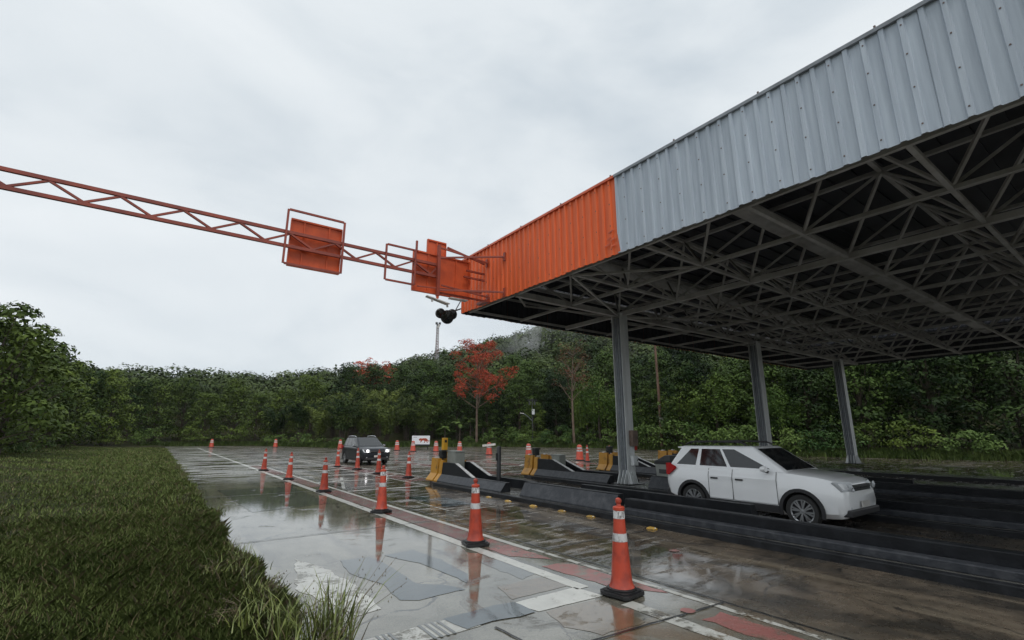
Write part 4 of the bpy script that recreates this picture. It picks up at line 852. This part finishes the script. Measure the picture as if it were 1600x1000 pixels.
def broadleaf(seed, h, spread, material, name='broadleaf_tree', bark='bark', per=95, leaf=.33, dens=26, low=.30):
    rg = random.Random(seed); tr = MB(); top = h * .72
    main = limb(tr, (0, 0, -.3), (rg.uniform(-.4, .4), rg.uniform(-.4, .4), top), h * .022 + .06, .06, .05, seed, 7); cl = []
    for k in range(dens):
        z = h * (low + (1 - low) * ((k + .5) / dens) ** .85); f = (z / h - low) / (1 - low); rad = spread * (math.sin(math.pi * min(.98, .30 + .66 * f)) ** .7) * rg.uniform(.35, 1.05)
        a = k * 2.4 + rg.uniform(-.5, .5); c = (rad * math.cos(a), rad * math.sin(a), z - rg.uniform(0, .5)); cl.append((c, spread * rg.uniform(.24, .42)))
        if k % 2 == 0: j = main[min(7, max(1, int(7 * (z / h) * .8)))]; limb(tr, j, c, .05 + .03 * rg.random(), .015, .1, seed + k, 4)
    V = crown_faces(seed, cl, per, leaf); return tr.mesh(name + '_trunk', M[bark], True, False), np_mesh(name + '_crown', V, 4, material)
def bamboo(seed, h, spread, material):
    rg = random.Random(seed); nr_ = np.random.default_rng(seed); tr = MB(); out_ = []
    for k in range(24):
        a = rg.uniform(0, 6.28); reach = spread * rg.uniform(.15, 1.0); hh = h * rg.uniform(.62, 1.05); b0 = (.5 * math.cos(a) * rg.random(), .5 * math.sin(a) * rg.random(), 0)
        pts = []
        for i in range(9):
            s = i / 8; pts.append((b0[0] + math.cos(a) * reach * s ** 2.2, b0[1] + math.sin(a) * reach * s ** 2.2, hh * (s * 1.25 - .38 * s ** 3.4) * .98 - .2))
        tr.tube(pts, [.05 * (1 - .8 * i / 8) for i in range(9)], 5, caps=False)
        P = np.array(pts); n = 250; s = nr_.uniform(.2, 1, n) ** .7; idx = s * 8; i0 = np.clip(idx.astype(int), 0, 7); fr = (idx - i0)[:, None]; base = P[i0] * (1 - fr) + P[i0 + 1] * fr
        off = nr_.normal(size=(n, 3)) * np.array([.30, .30, .20]) * (0.5 + .8 * np.sin(math.pi * s))[:, None]; off[:, 2] -= .30 * np.abs(nr_.normal(size=n)) * s
        out_.append(leaves(base + off, off * np.array([1, 1, .4]) + np.array([0, 0, .55]) + nr_.normal(size=(n, 3)) * .3, .42, .34, nr_))
    return tr.mesh('bamboo_culms', M['bark'], True, False), np_mesh('bamboo_crown', np.concatenate(out_), 4, material)
def vine_tree(seed, h, spread, material):
    rg = random.Random(seed); nr_ = np.random.default_rng(seed); tr = MB(); limb(tr, (0, 0, -.3), (.2, .1, h * .8), .2, .08, .05, seed, 7); out_ = []; cl = []
    for k in range(22):
        a = rg.uniform(0, 6.28); rad = spread * rg.random() ** .6; c = (rad * math.cos(a), rad * math.sin(a), h * rg.uniform(.6, 1.0) * (1 - .25 * (rad / spread) ** 2)); cl.append((c, spread * rg.uniform(.25, .42)))
        ln = rg.uniform(.3, .75) * c[2]; n = 90; s = nr_.random(n); w = .22 + .28 * (1 - s); p = np.stack([c[0] + nr_.normal(size=n) * w, c[1] + nr_.normal(size=n) * w, c[2] - s * ln], 1)
        out_.append(leaves(p, np.stack([nr_.normal(size=n), nr_.normal(size=n), nr_.uniform(-.2, .8, n)], 1), .30, .55, nr_))
    out_.append(crown_faces(seed, cl, 44, .30, droop=.4)); return tr.mesh('vine_tree_trunk', M['bark'], True, False), np_mesh('vine_tree_crown', np.concatenate(out_), 4, material)
def bush(seed, h, spread, material, leaf=.24):
    rg = random.Random(seed); tr = MB(); cl = []
    for k in range(16):
        a = rg.uniform(0, 6.28); rad = spread * rg.random() ** .6; z = h * rg.uniform(.15, .9) * (1 - .5 * (rad / spread) ** 2); cl.append(((rad * math.cos(a), rad * math.sin(a), z), spread * rg.uniform(.22, .42))); limb(tr, (rad * .2 * math.cos(a), rad * .2 * math.sin(a), -.1), cl[-1][0], .03, .01, .15, seed + k, 3)
    return tr.mesh('bush_stems', M['bark'], True, False), np_mesh('bush_crown', crown_faces(seed, cl, 120, leaf), 4, material)
def palm(seed, h, material):
    rg = random.Random(seed); tr = MB(); tr.tube([(0, 0, -.1), (.05, .02, h * .5), (.0, .06, h * .72)], [.13, .10, .08], 8); F = []
    for k in range(13):
        a = k * 2.4; el = rg.uniform(.1, 1.2); ln = h * rg.uniform(.34, .5); prev = Vector((0, .06, h * .72)); d = Vector((math.cos(a) * math.cos(el), math.sin(a) * math.cos(el), math.sin(el)))
        for i in range(9):
            nx = prev + d * ln / 9; d = (d + Vector((0, 0, -.16))).normalized(); sd_ = d.cross(Vector((0, 0, 1))).normalized(); w = ln * .20 * math.sin(math.pi * (.2 + .75 * i / 9))
            for sg in (-1, 1): tip = prev + sd_ * sg * w + d * w * .5 + Vector((0, 0, -.35 * w)); F.append([tuple(prev), tuple(prev + d * .08), tuple(tip), tuple(prev - d * .03 + sd_ * sg * w * .3)])
            prev = nx
    return tr.mesh('palm_trunk', M['bark'], True, False), np_mesh('palm_crown', np.array(F), 4, material)
def open_tree(seed, h, spread, material, trunk, per, leaf, first=.38, branches=16, lobes=None, squash=.55):
    """tall bare trunk carrying an airy crown of branch tufts"""
    rg = random.Random(seed); tr = MB(); main = limb(tr, (0, 0, -.3), (.25, .1, h * .9), .20, .05, .02, seed, 10); cl = []
    for k in range(branches):
        f = first + (1 - first) * (k + .5) / branches; z = h * f; a = k * 2.4 + rg.uniform(-.4, .4); reach = spread * (1.05 - .55 * ((f - first) / (1 - first)) ** 1.4) * rg.uniform(.45, 1.0)
        c = Vector((reach * math.cos(a), reach * math.sin(a), z + reach * .28)); p0 = main[min(10, int(10 * f * .98 / .98))] if z < h * .9 else main[-1]; p0 = Vector(p0); p0.z = min(p0.z, z - .2); pts = limb(tr, p0, c, .07, .018, .1, seed + k, 4)
        for j in range(4):
            q = Vector(pts[2]).lerp(c, rg.uniform(.2, 1.15)) + Vector((rg.uniform(-.9, .9), rg.uniform(-.9, .9), rg.uniform(-.3, .6))); limb(tr, pts[3], q, .025, .008, .1, seed + j + k * 7, 2); cl.append((tuple(q), rg.uniform(.55, 1.0)))
    if lobes: cl += lobes
    return tr.mesh('open_tree_trunk', M[trunk], True, False), np_mesh('open_tree_crown', crown_faces(seed, cl, per, leaf, flat=squash), 4, material)
def plant(name, parts, loc, label, cat, group=None, rz=0.0, sc=1.0):
    t = thing(name, loc, label, cat, group, rz); t.scale = sc if hasattr(sc, '__len__') else (sc,) * 3
    link('trunk', parts[0], t); link('crown', parts[1], t); return t
def gz(x, y): return float(terrain(x, y))
kinds = {
    'dark': ([broadleaf(11, 9.5, 3.6, M['leafA'], low=.05, dens=44), broadleaf(12, 11, 3.4, M['leafA'], dens=50, low=.05), broadleaf(13, 8.5, 3.9, M['leafA'], low=.04, dens=40)], 'broadleaf_tree', 'dense dark green tree', 'tree', 'dark broadleaf trees'),
    'green': ([broadleaf(21, 9, 3.3, M['leafB'], low=.06, dens=42), broadleaf(22, 10.5, 3.7, M['leafB'], low=.08, dens=46)], 'broadleaf_tree', 'mid green rounded tree', 'tree', 'green broadleaf trees'),
    'bamboo': ([bamboo(31, 9.5, 4.2, M['leafC']), bamboo(32, 8.5, 4.6, M['leafC'])], 'bamboo_clump', 'feathery arching bamboo clump', 'bamboo', 'bamboo clumps'),
    'vine': ([vine_tree(41, 9.5, 2.8, M['leafE']), vine_tree(42, 8.0, 2.4, M['leafE'])], 'vine_tree', 'bright green tree hung with trailing vines', 'tree', 'vine-hung trees'),
    'bush': ([bush(51, 2.6, 2.0, M['leafD']), bush(52, 2.0, 2.3, M['leafD']), bush(53, 3.2, 1.8, M['leafB'])], 'bush', 'leafy bush', 'bush', 'bushes along the forest foot'),
    'palm': ([palm(61, 5.0, M['leafB']), palm(62, 4.2, M['leafD'])], 'palm', 'small palm', 'palm', 'small palms'),
}
def put(kind, px, d, sc=1.0, var=None):
    b = math.degrees(YAW + math.atan((px - 800) / 770.0)); r = float(edge_r(b)) + d; x, y = r * math.sin(R_(b)), r * math.cos(R_(b))
    meshes, nm, lab, cat, grp = kinds[kind]; m = meshes[(var if var is not None else random.randrange(99)) % len(meshes)]
    zone = next(z for lim, z in ZONES if px < lim); row = 'in the front row' if d < 8 else 'in the back rows'
    if kind in ('bush', 'palm'): row = 'low on the grass edge'
    return plant(nm, m, (x, y, gz(x, y) - .05), '%s %s, %s' % (lab, row, zone), cat, '%s %s, %s' % (grp, row, zone), random.uniform(0, 6.28), (sc * random.uniform(.9, 1.1), sc * random.uniform(.9, 1.1), sc))
ZONES = ((250, 'along the roadside verge'), (500, 'where the road bends away'), (610, 'below the skyline red trees'), (700, 'behind the animal sign'), (800, 'about the red-blossomed tree'), (872, 'about the street lamp'), (990, 'about the bare-trunked tree'), (1100, 'about the wooden pole'), (1300, 'behind the middle columns'), (9999, 'beyond the canopy end'))
# left half: bamboo mounds in front of dark trees
for (px, d, s) in ((500, 5, .72), (535, 3, .80), (570, 6, .78), (548, 11, .92), (605, 4, .76), (635, 8, .86), (590, 14, .95), (520, 16, .95), (660, 5, .72), (470, 8, .8), (430, 5, .8), (690, 10, .8), (555, 20, .98), (620, 18, .98)): put('bamboo', px, d, s)
for (px, d, s) in ((650, 14, .95), (675, 9, .85), (700, 14, 1.0), (715, 7, .78), (730, 16, 1.0), (625, 24, 1.05), (580, 26, 1.05), (665, 22, 1.1), (690, 24, 1.15), (540, 28, 1.05), (770, 9, .85), (790, 14, 1.0), (812, 7, .9), (825, 13, 1.02), (845, 9, .95), (858, 16, 1.08), (775, 20, 1.05), (805, 22, 1.1), (870, 8, .82), (760, 5, .62), (880, 19, 1.1), (905, 12, 1.0), (1000, 12, 1.0), (1040, 9, .95), (1062, 15, 1.1), (1025, 17, 1.1), (1085, 8, .95), (985, 18, 1.1), (950, 16, 1.05), (1110, 12, 1.0), (1140, 7, .9), (1170, 13, 1.05), (1200, 8, .95), (1235, 12, 1.05), (1270, 7, .95), (1310, 12, 1.1), (1350, 8, 1.0), (1400, 10, 1.05), (1460, 8, 1.0), (1530, 9, 1.0), (1600, 9, 1.1)): put('dark', px, d, s)
for (px, d, s) in ((480, 18, .95), (440, 14, .9), (400, 9, .85), (360, 14, .95), (320, 8, .85), (280, 12, .95), (240, 7, .9), (200, 10, 1.0), (160, 5, .9), (120, 9, 1.0), (80, 5, .95), (40, 8, 1.05), (0, 5, 1.0), (-50, 7, 1.05), (1020, 6, .72), (1075, 5, .8), (925, 8, .85), (835, 4, .62), (1155, 18, 1.0), (1290, 18, 1.0), (735, 22, .95), (960, 24, 1.1), (1050, 25, 1.1), (900, 28, 1.1), (840, 27, 1.1)): put('green', px, d, s)
for (px, d, s) in ((918, 4.5, .82), (938, 3.5, .92), (955, 6, .95), (929, 8, 1.0), (1000, 4, .72), (1065, 4.5, .72), (1120, 5, .8), (1220, 4, .8)): put('vine', px, d, s)
for (px, d, s) in ((800, 2.5, 1.0), (815, 1.5, .8), (832, 3, 1.0), (850, 1.2, .7), (872, 2.2, 1.1), (886, 1.4, .9), (905, 2.4, .9), (922, 1.2, .8), (940, 2.0, .9), (1000, 1.6, .9), (1015, 2.6, 1.1), (1035, 1.6, .9), (1055, 2.4, 1.25), (1072, 1.8, 1.2), (1095, 2.2, 1.1), (1130, 1.6, .9), (1170, 2.0, 1.0), (1230, 1.6, .9), (1290, 2, 1.0), (1350, 2, 1.0), (1420, 2, 1), (1500, 2, 1), (535, 1.8, .6), (700, 2.4, .5), (735, 1.8, .5), (770, 1.6, .8), (480, 2, .9), (430, 2, .8), (370, 2, 1), (300, 2, 1), (230, 2, 1), (170, 2, .9), (100, 2, .9), (30, 2, .9)): put('bush', px, d, s)
for (px, d, s) in ((718, 1.8, .95), (695, 2.2, .75), (755, 2.4, .7), (772, 1.5, .6), (735, 3.0, .85)): put('palm', px, d, s)
# flowering tree
b = math.degrees(YAW + math.atan((745 - 800) / 770.)); r = float(edge_r(b)) + 1.4; x, y = r * math.sin(R_(b)), r * math.cos(R_(b))
lob = [((rt.x * 4.4 + rt.x * a, rt.y * 4.4 + rt.y * a, z), .8) for a, z in ((0, 10.6), (.7, 10.1), (-.8, 10.3), (.3, 9.6), (1.1, 10.6))]
plant('flowering_tree', open_tree(71, 14.6, 4.4, M['leafR'], 'palebark', 120, .20, first=.42, branches=28, lobes=lob, squash=.8), (x, y, gz(x, y)), 'tall tree covered in red blossom with a bare pale trunk', 'tree')
b = math.degrees(YAW + math.atan((897 - 800) / 770.)); r = float(edge_r(b)) + 1.0; x, y = r * math.sin(R_(b)), r * math.cos(R_(b))
plant('bare_trunk_tree', open_tree(72, 13.2, 2.9, M['leafRB'], 'palebark', 34, .20, first=.55, branches=16), (x, y, gz(x, y)), 'tall slender pale-trunked tree with sparse rust-red crown', 'tree')
for (px, r, h) in ((566, 106, 16.6), (588, 108, 16.0)):
    x, y = polar(px, r); plant('flowering_tree', open_tree(73 + px, h * .72, 3.6, M['leafR'], 'palebark', 40, .36, first=.62, branches=11), (x, y, gz(x, y) + 1.0), 'distant red-blossomed tree on the skyline above the bamboo', 'tree', 'red trees on the skyline')
# hill forest, one mass
rgf = np.random.default_rng(99); pts = []
while len(pts) < 1900:
    b = rgf.uniform(-14, 86); R0 = float(edge_r(b)); r = math.sqrt(rgf.uniform((R0 + 24) ** 2, 245 ** 2)); x, y = r * math.sin(R_(b)), r * math.cos(R_(b)); pts.append((x, y, gz(x, y), r))
VV = []
for (x, y, z, r) in pts:
    rad = rgf.uniform(2.0, 4.6); hh = rgf.uniform(4.2, 9.4); n = int(34 * rad ** 1.45)
    d = rgf.normal(size=(n, 3)); d /= np.linalg.norm(d, axis=1, keepdims=True); d[:, 2] = np.where(rgf.random(n) < .85, np.abs(d[:, 2]), d[:, 2])
    lump = 1 + .28 * np.sin(d[:, 0:1] * 5 + x) * np.cos(d[:, 1:2] * 5 + y) + .06 * rgf.normal(size=(n, 1)); p = np.array([x, y, z + hh - rad * .5]) + d * rad * lump * np.array([1, 1, .9])
    VV.append(leaves(p, d + rgf.normal(size=(n, 3)) * .38 + np.array([0, 0, .3]), .72, .7, rgf))
stuff(link('hill_forest', np_mesh('hill_forest', np.concatenate(VV), 4, M['farleaf'])), 'dark green forest covering the misty hillside', 'forest')
# emergent trees on the ridge
em = broadleaf(81, 11, 2.8, M['leafA'], leaf=.55, per=22, low=.62, dens=14)
for (px, r, s) in ((866, 205, 1.0), (858, 200, .85), (890, 205, .95), (793, 190, .85), (780, 185, .8), (915, 205, .9), (640, 150, .9), (655, 150, .8), (690, 152, .95), (705, 150, .9), (620, 140, .8)):
    x, y = polar(px, r); plant('ridge_tree', em, (x, y, gz(x, y)), 'flat-topped tree standing proud of the hill skyline', 'tree', 'trees on the ridge', random.uniform(0, 6), s)
# grass along the forest foot and on the verge
def blades(xy, z, h, w, lean, rg):
    n = len(xy); a = rg.uniform(0, 6.28, n); hh = h * rg.uniform(.5, 1.25, n); ln = lean * hh * rg.uniform(.2, 1.2, n); d = np.stack([np.cos(a), np.sin(a), np.zeros(n)], 1); s = np.stack([-np.sin(a), np.cos(a), np.zeros(n)], 1); P = np.column_stack([xy, z])
    m = P + d * (ln * .3)[:, None] + np.array([0, 0, 1]) * (hh * .6)[:, None]; tp = P + d * ln[:, None] + np.array([0, 0, 1]) * hh[:, None]; sw = s * w
    return np.stack([P - sw, P + sw, m + sw * .75, tp, m - sw * .75], 1)
rgg = np.random.default_rng(5); bb = rgg.uniform(-1, 92, 26000); dd = rgg.uniform(-.5, 2.6, 26000); Rg = edge_r(bb) + dd; gx, gy = Rg * np.sin(np.radians(bb)), Rg * np.cos(np.radians(bb))
stuff(link('grass_strip', np_mesh('grass_strip', blades(np.column_stack([gx, gy]), terrain(gx, gy) - .02, .50, .03, .5, rgg), 5, M['grass'])), 'bright green grass strip between the pavement and the forest', 'grass')
def verge_points(n, seed):
    rg = np.random.default_rng(seed); gy = np.where(rg.random(n) < .6, 1.5 + rg.random(n) ** 1.3 * 12, 1.5 + rg.random(n) * 70)
    gx = VERGE_X + .10 * np.sin(gy * 2.3) + .12 * np.sin(gy * .9 + 1) - np.abs(rg.normal(size=n)) * (1.2 + gy * .16) * rg.random(n) ** .5 + .10 * rg.random(n) ** 3
    patch_ = np.sin(gx * 2.1 + 1.7 * np.sin(gy * .9)) + np.sin(gy * 1.7 + 2 * np.sin(gx * 1.3)); patch_ = .5 * patch_ + .3 * np.sin(gx * 5.3 + gy * 3.1)
    z = np.interp(-gx, [-VERGE_X - .02, -VERGE_X + .08, -VERGE_X + .5, -VERGE_X + 1.6, 3, 9, 16], [-.01, .06, .12, .17, .2, .5, 1.4]) + .03 * np.sin(gy * 1.1 + gx) * (gx < VERGE_X) - .008; return gx, gy, z, patch_, rg
for (n, sd_, m_, lab, h_, w_) in ((260000, 5, 'grass', 'short wet green grass on the roadside verge', .085, .0024), (30000, 6, 'straw', 'dry straw-coloured stalks among the verge grass', .10, .0014)):
    gx, gy, gz_, pt_, rg = verge_points(n, sd_); hh_ = h_ * np.clip(.85 + .25 * pt_ + .35 * rg.normal(size=len(gx)), .3, 2.4)
    stuff(link('verge_grass' if m_ == 'grass' else 'verge_straw', np_mesh('verge_' + m_, blades(np.column_stack([gx, gy]), gz_, hh_, w_ + np.clip((gy[:, None] - 4) * .0005, 0, .02), .9, rg), 5, M[m_])), lab, 'grass')
# the tall tuft leaning into the lane
def tuft(loc, lab, n, seed, h):
    rg = random.Random(seed); t = thing('grass_tuft', loc, lab, 'grass')
    m1, m2 = MB(), MB()
    for k in range(n):
        a = rg.uniform(0, 6.28); b0 = Vector((rg.gauss(0, .10), rg.gauss(0, .12), 0)); hh = h * rg.uniform(.45, 1.1); ln = hh * rg.uniform(.1, .75); w = rg.uniform(.004, .0095); d = Vector((math.cos(a), math.sin(a), 0)); s = Vector((-d.y, d.x, 0)) * w; mb_ = m1 if rg.random() < .75 else m2
        pts = [b0 + d * ln * q ** 2.0 + Vector((0, 0, hh * (q - .18 * q ** 3))) for q in (0, .25, .5, .75, 1.0)]; o = len(mb_.v); vs_ = []
        for i, p in enumerate(pts): f = (1, .95, .8, .5, .05)[i]; vs_ += [p - s * f, p + s * f]
        mb_.add(vs_, [(2 * i, 2 * i + 1, 2 * i + 3, 2 * i + 2) for i in range(4)])
    stuff(m1.build('blades', M['dryblade'], t, fix=False)); stuff(m2.build('dry_stalks', M['reed'], t, fix=False)); sp = MB()
    for k in range(7):
        a = rg.uniform(-.6, .9); d = Vector((math.cos(a), math.sin(a), 0)); top = d * h * rg.uniform(.4, .8) + Vector((0, 0, h * rg.uniform(.55, .95))); sp.tube([(0, 0, 0), top * .5 + Vector((0, 0, .12)), top], [.003, .0025, .0015], 4)
        for j in range(7): q = top * (1 - j * .07) + Vector((rg.uniform(-.03, .03), rg.uniform(-.03, .03), rg.uniform(0, .03))); sp.lathe([(.001, q.z - .008), (.005, q.z), (.001, q.z + .01)], 5, c=(q.x, q.y))
    stuff(sp.build('seed_heads', M['reed'], t, fix=False)); return t
tuft((1.42, 4.55, .02), 'tall clump of wet grass leaning into the lane', 210, 3, .82)
tuft((1.15, 5.0, .05), 'lower grass clump on the verge behind the tall one', 110, 4, .55)
tuft((1.05, 4.1, .05), 'thick grass clump on the verge in front of the tall one', 120, 6, .55)

tb = tuft((1.2, 6.4, .04), 'ragged grass clump along the pavement edge of the verge', 70, 8, .34); tb['group'] = 'ragged grass clumps along the verge'
for k in range(26):
    yy = 3.0 + k * .75 + random.uniform(-.3, .3) + (k > 14) * (k - 14) * 1.2; dup(tb, (VERGE_X - .12 - abs(random.gauss(0, .16 if k % 3 else 1.6)), yy, .06), rz=random.uniform(0, 6), scale=random.uniform(.55, 1.25))

# ------------------------------------------------------------------ poles, board, tower
def at_edge(px, d):
    b = math.degrees(YAW + math.atan((px - 800) / 770.)); r = float(edge_r(b)) + d; return r * math.sin(R_(b)), r * math.cos(R_(b))
x, y = at_edge(1033, .6); t = thing('utility_pole', (x, y, gz(x, y)), 'tall brown wooden utility pole at the forest edge with white lamp and box', 'pole')
MB().tube([(0, 0, -.3), (.02, 0, 6), (-.05, 0, 12.6)], [.17, .15, .12], 12).build('shaft', M['pole'], t, smooth=True); MB().box(-.25, .25, -.2, -.16 + .1, 2.95, 3.42).build('meter_box', M['palewhite'], t, bevel=.02).location = (-.12, -.12, 0)
MB().tube([(-.1, -.1, 4.6), (-.4, -.3, 4.9)], .03, 8).build('lamp_arm', M['conduit'], t); MB().lathe([(.001, 4.98), (.12, 4.95), (.15, 4.86), (.13, 4.80), (.001, 4.79)], 12, c=(-.42, -.32)).build('lamp_head', M['signwhite'], t, smooth=True); MB().bar((-.9, 0, 11.9), (.9, 0, 11.9), .1).build('crossarm', M['pole'], t)
x, y = at_edge(832, 2.6); t = thing('street_lamp', (x, y, gz(x, y)), 'thin street lamp with crossarm and white box among the bushes', 'street lamp')
MB().tube([(0, 0, -.2), (0, 0, 6.3)], [.09, .06], 10).build('shaft', M['darkgrey'], t, smooth=True); MB().bar(tuple(-.75 * rt + Vector((0, 0, 6.05))), tuple(.75 * rt + Vector((0, 0, 6.05))), .07).build('crossarm', M['darkgrey'], t); MB().tube([(0, 0, 3.1), tuple(-.6 * rt + Vector((0, 0, 3.7))), tuple(-1.25 * rt + Vector((0, 0, 4.15)))], .03, 8).build('lamp_arm', M['conduit'], t)
MB().bar(tuple(-1.2 * rt + Vector((0, 0, 4.15))), tuple(-1.75 * rt + Vector((0, 0, 4.22))), .18, .1).build('lamp_head', M['palewhite'], t); MB().box(-.2, .2, -.3, -.12, 4.0, 4.75).build('white_box', M['signwhite'], t, bevel=.03)
for dx_ in (-.4, 0.35): MB().lathe([(.001, 5.35), (.12, 5.38), (.12, 5.85), (.001, 5.9)], 10, c=(rt.x * dx_, rt.y * dx_)).build('transformer', M['darkgrey'], t, smooth=True)
g_ = ground(657, 703); sg_t = thing('animal_sign', (g_.x, g_.y, 0), 'white board with a red and black walking big cat behind the drums', 'sign', rz=-YAW)
MB().box(-1.02, 1.02, -.03, .03, .62, 1.58).build('board', M['signwhite'], sg_t); MB().box(-1.04, 1.04, -.025, .025, .45, .615).build('skirt', M['black'], sg_t)
for sx in (-.8, .8): MB().box(sx - .04, sx + .04, .031, .09, 0, 1.5).build('leg', M['black'], sg_t)
cat = [(-.22, 1.12), (-.18, 1.24), (-.05, 1.30), (.10, 1.26), (.30, 1.30), (.55, 1.30), (.70, 1.24), (.80, 1.10), (.92, 1.00), (.96, 1.10), (.99, 1.06), (.95, .94), (.86, .93), (.76, 1.02), (.74, .92), (.80, .80), (.70, .80), (.62, .98), (.50, .92), (.46, .80), (.36, .80), (.42, .96), (.36, 1.06), (.18, 1.04), (.08, .92), (-.02, .82), (-.10, .84), (0, .96), (.0, 1.04), (-.12, 1.02), (-.20, 1.05)]
MB().prism(cat, lambda u, v, s: (u, s, v), -.036, -.0305).build('cat_print', M['signred'], sg_t)
for (u, v, w_) in ((-.16, 1.17, .07), (-.02, 1.22, .05), (.16, 1.18, .05), (.32, 1.22, .05), (.5, 1.2, .06), (.62, 1.16, .05), (.24, 1.10, .04), (.44, 1.1, .04), (.68, 1.06, .05), (.02, .92, .05), (.42, .86, .05), (.75, .86, .05), (.95, 1.02, .05)): MB().prism([(u - w_, v - .03), (u + w_, v - .02), (u + w_ * .6, v + .035), (u - w_ * .8, v + .03)], lambda a, c_, s: (a, s, c_), -.040, -.0365).build('spot', M['black'], sg_t)
for k in range(4): MB().box(-.86 + k * .11, -.79 + k * .11, -.034, -.0305, 1.38, 1.44).build('lettering', M['darkgrey'], sg_t)
x, y = polar(678, 165); z0 = gz(x, y); t = thing('radio_tower', (x, y, z0), 'slim lattice radio mast rising from the hill top', 'tower'); hT = 1.92 + (676 - 504) / 770 * 165 - z0
for i in range(3):
    a = i * 2.094; MB().bar((.75 * math.cos(a), .75 * math.sin(a), 0), (.38 * math.cos(a), .38 * math.sin(a), hT), .16).build('leg', M['tower'], t)
nb = 22
for k in range(nb):
    za, zb = hT * k / nb, hT * (k + 1) / nb; ra, rb = .75 - .37 * k / nb, .75 - .37 * (k + 1) / nb
    for i in range(3): a, b2 = i * 2.094, (i + 1) * 2.094; beam('brace', (ra * math.cos(a), ra * math.sin(a), za), (rb * math.cos(b2), rb * math.sin(b2), zb), .10, .10, M['tower'], t)
for (dx_, dz) in ((-.6, -.3), (.6, -.2), (0, -1.6), (.3, -.9)): MB().lathe([(.001, hT + dz), (.4, hT + dz), (.42, hT + dz + .7), (.001, hT + dz + .75)], 10, c=(dx_, -.3)).build('antenna', M['palewhite'] if dz < -.5 else M['darkgrey'], t, smooth=True)

# ------------------------------------------------------------------ haze
hz_ = MB().box(-130, 330, -60, 330, -70, 62).build('haze', [])
hm = bpy.data.materials.new('haze_air'); hm.use_nodes = True; ht = hm.node_tree; ht.nodes.clear()
ho = N(ht, 'ShaderNodeOutputMaterial'); pv = N(ht, 'ShaderNodeVolumePrincipled'); pv.inputs['Color'].default_value = (.92, .95, .98, 1); pv.inputs['Density'].default_value = .00011; L(ht, pv.outputs[0], ho.inputs['Volume'])
hz_.data.materials.append(hm); stuff(hz_, 'thin grey rain haze filling the air', 'haze')

# ------------------------------------------------------------------ mist lying on the upper slope
def mist(px, py, r, size, dens, k):
    d = ray(px, py).normalized(); sc_ = r / math.hypot(d.x, d.y); c = Vector((0, 0, EYE)) + d * sc_
    bm = bmesh.new(); bmesh.ops.create_icosphere(bm, subdivisions=3, radius=1.0)
    for v in bm.verts: v.co *= 1 + .22 * math.sin(v.co.x * 4 + k) * math.cos(v.co.z * 5 + k * 2)
    me = bpy.data.meshes.new('mist'); bm.to_mesh(me); bm.free(); o = link('mist', me); o.location = c; o.scale = size; o.rotation_euler = (0, R_(12 * math.sin(k)), -YAW)
    m = bpy.data.materials.new('mist_air'); m.use_nodes = True; t = m.node_tree; t.nodes.clear(); oo = N(t, 'ShaderNodeOutputMaterial'); pv = N(t, 'ShaderNodeVolumePrincipled'); pv.inputs['Color'].default_value = (.95, .96, .98, 1); pv.inputs['Density'].default_value = dens; L(t, pv.outputs[0], oo.inputs['Volume']); me.materials.append(m)
    stuff(o, 'pale wisp of mist drifting over the hill forest', 'mist')
for k, (px, py, r, size, dens) in enumerate(((822, 545, 140, (5, 8, 6), .010), (834, 535, 142, (3.2, 6, 8), .012), (845, 525, 150, (8, 10, 4), .006), (805, 552, 135, (9, 8, 4), .006), (870, 540, 150, (22, 20, 9), .0022), (930, 545, 140, (24, 18, 8), .0015))): mist(px, py, r, size, dens, k * 1.7)
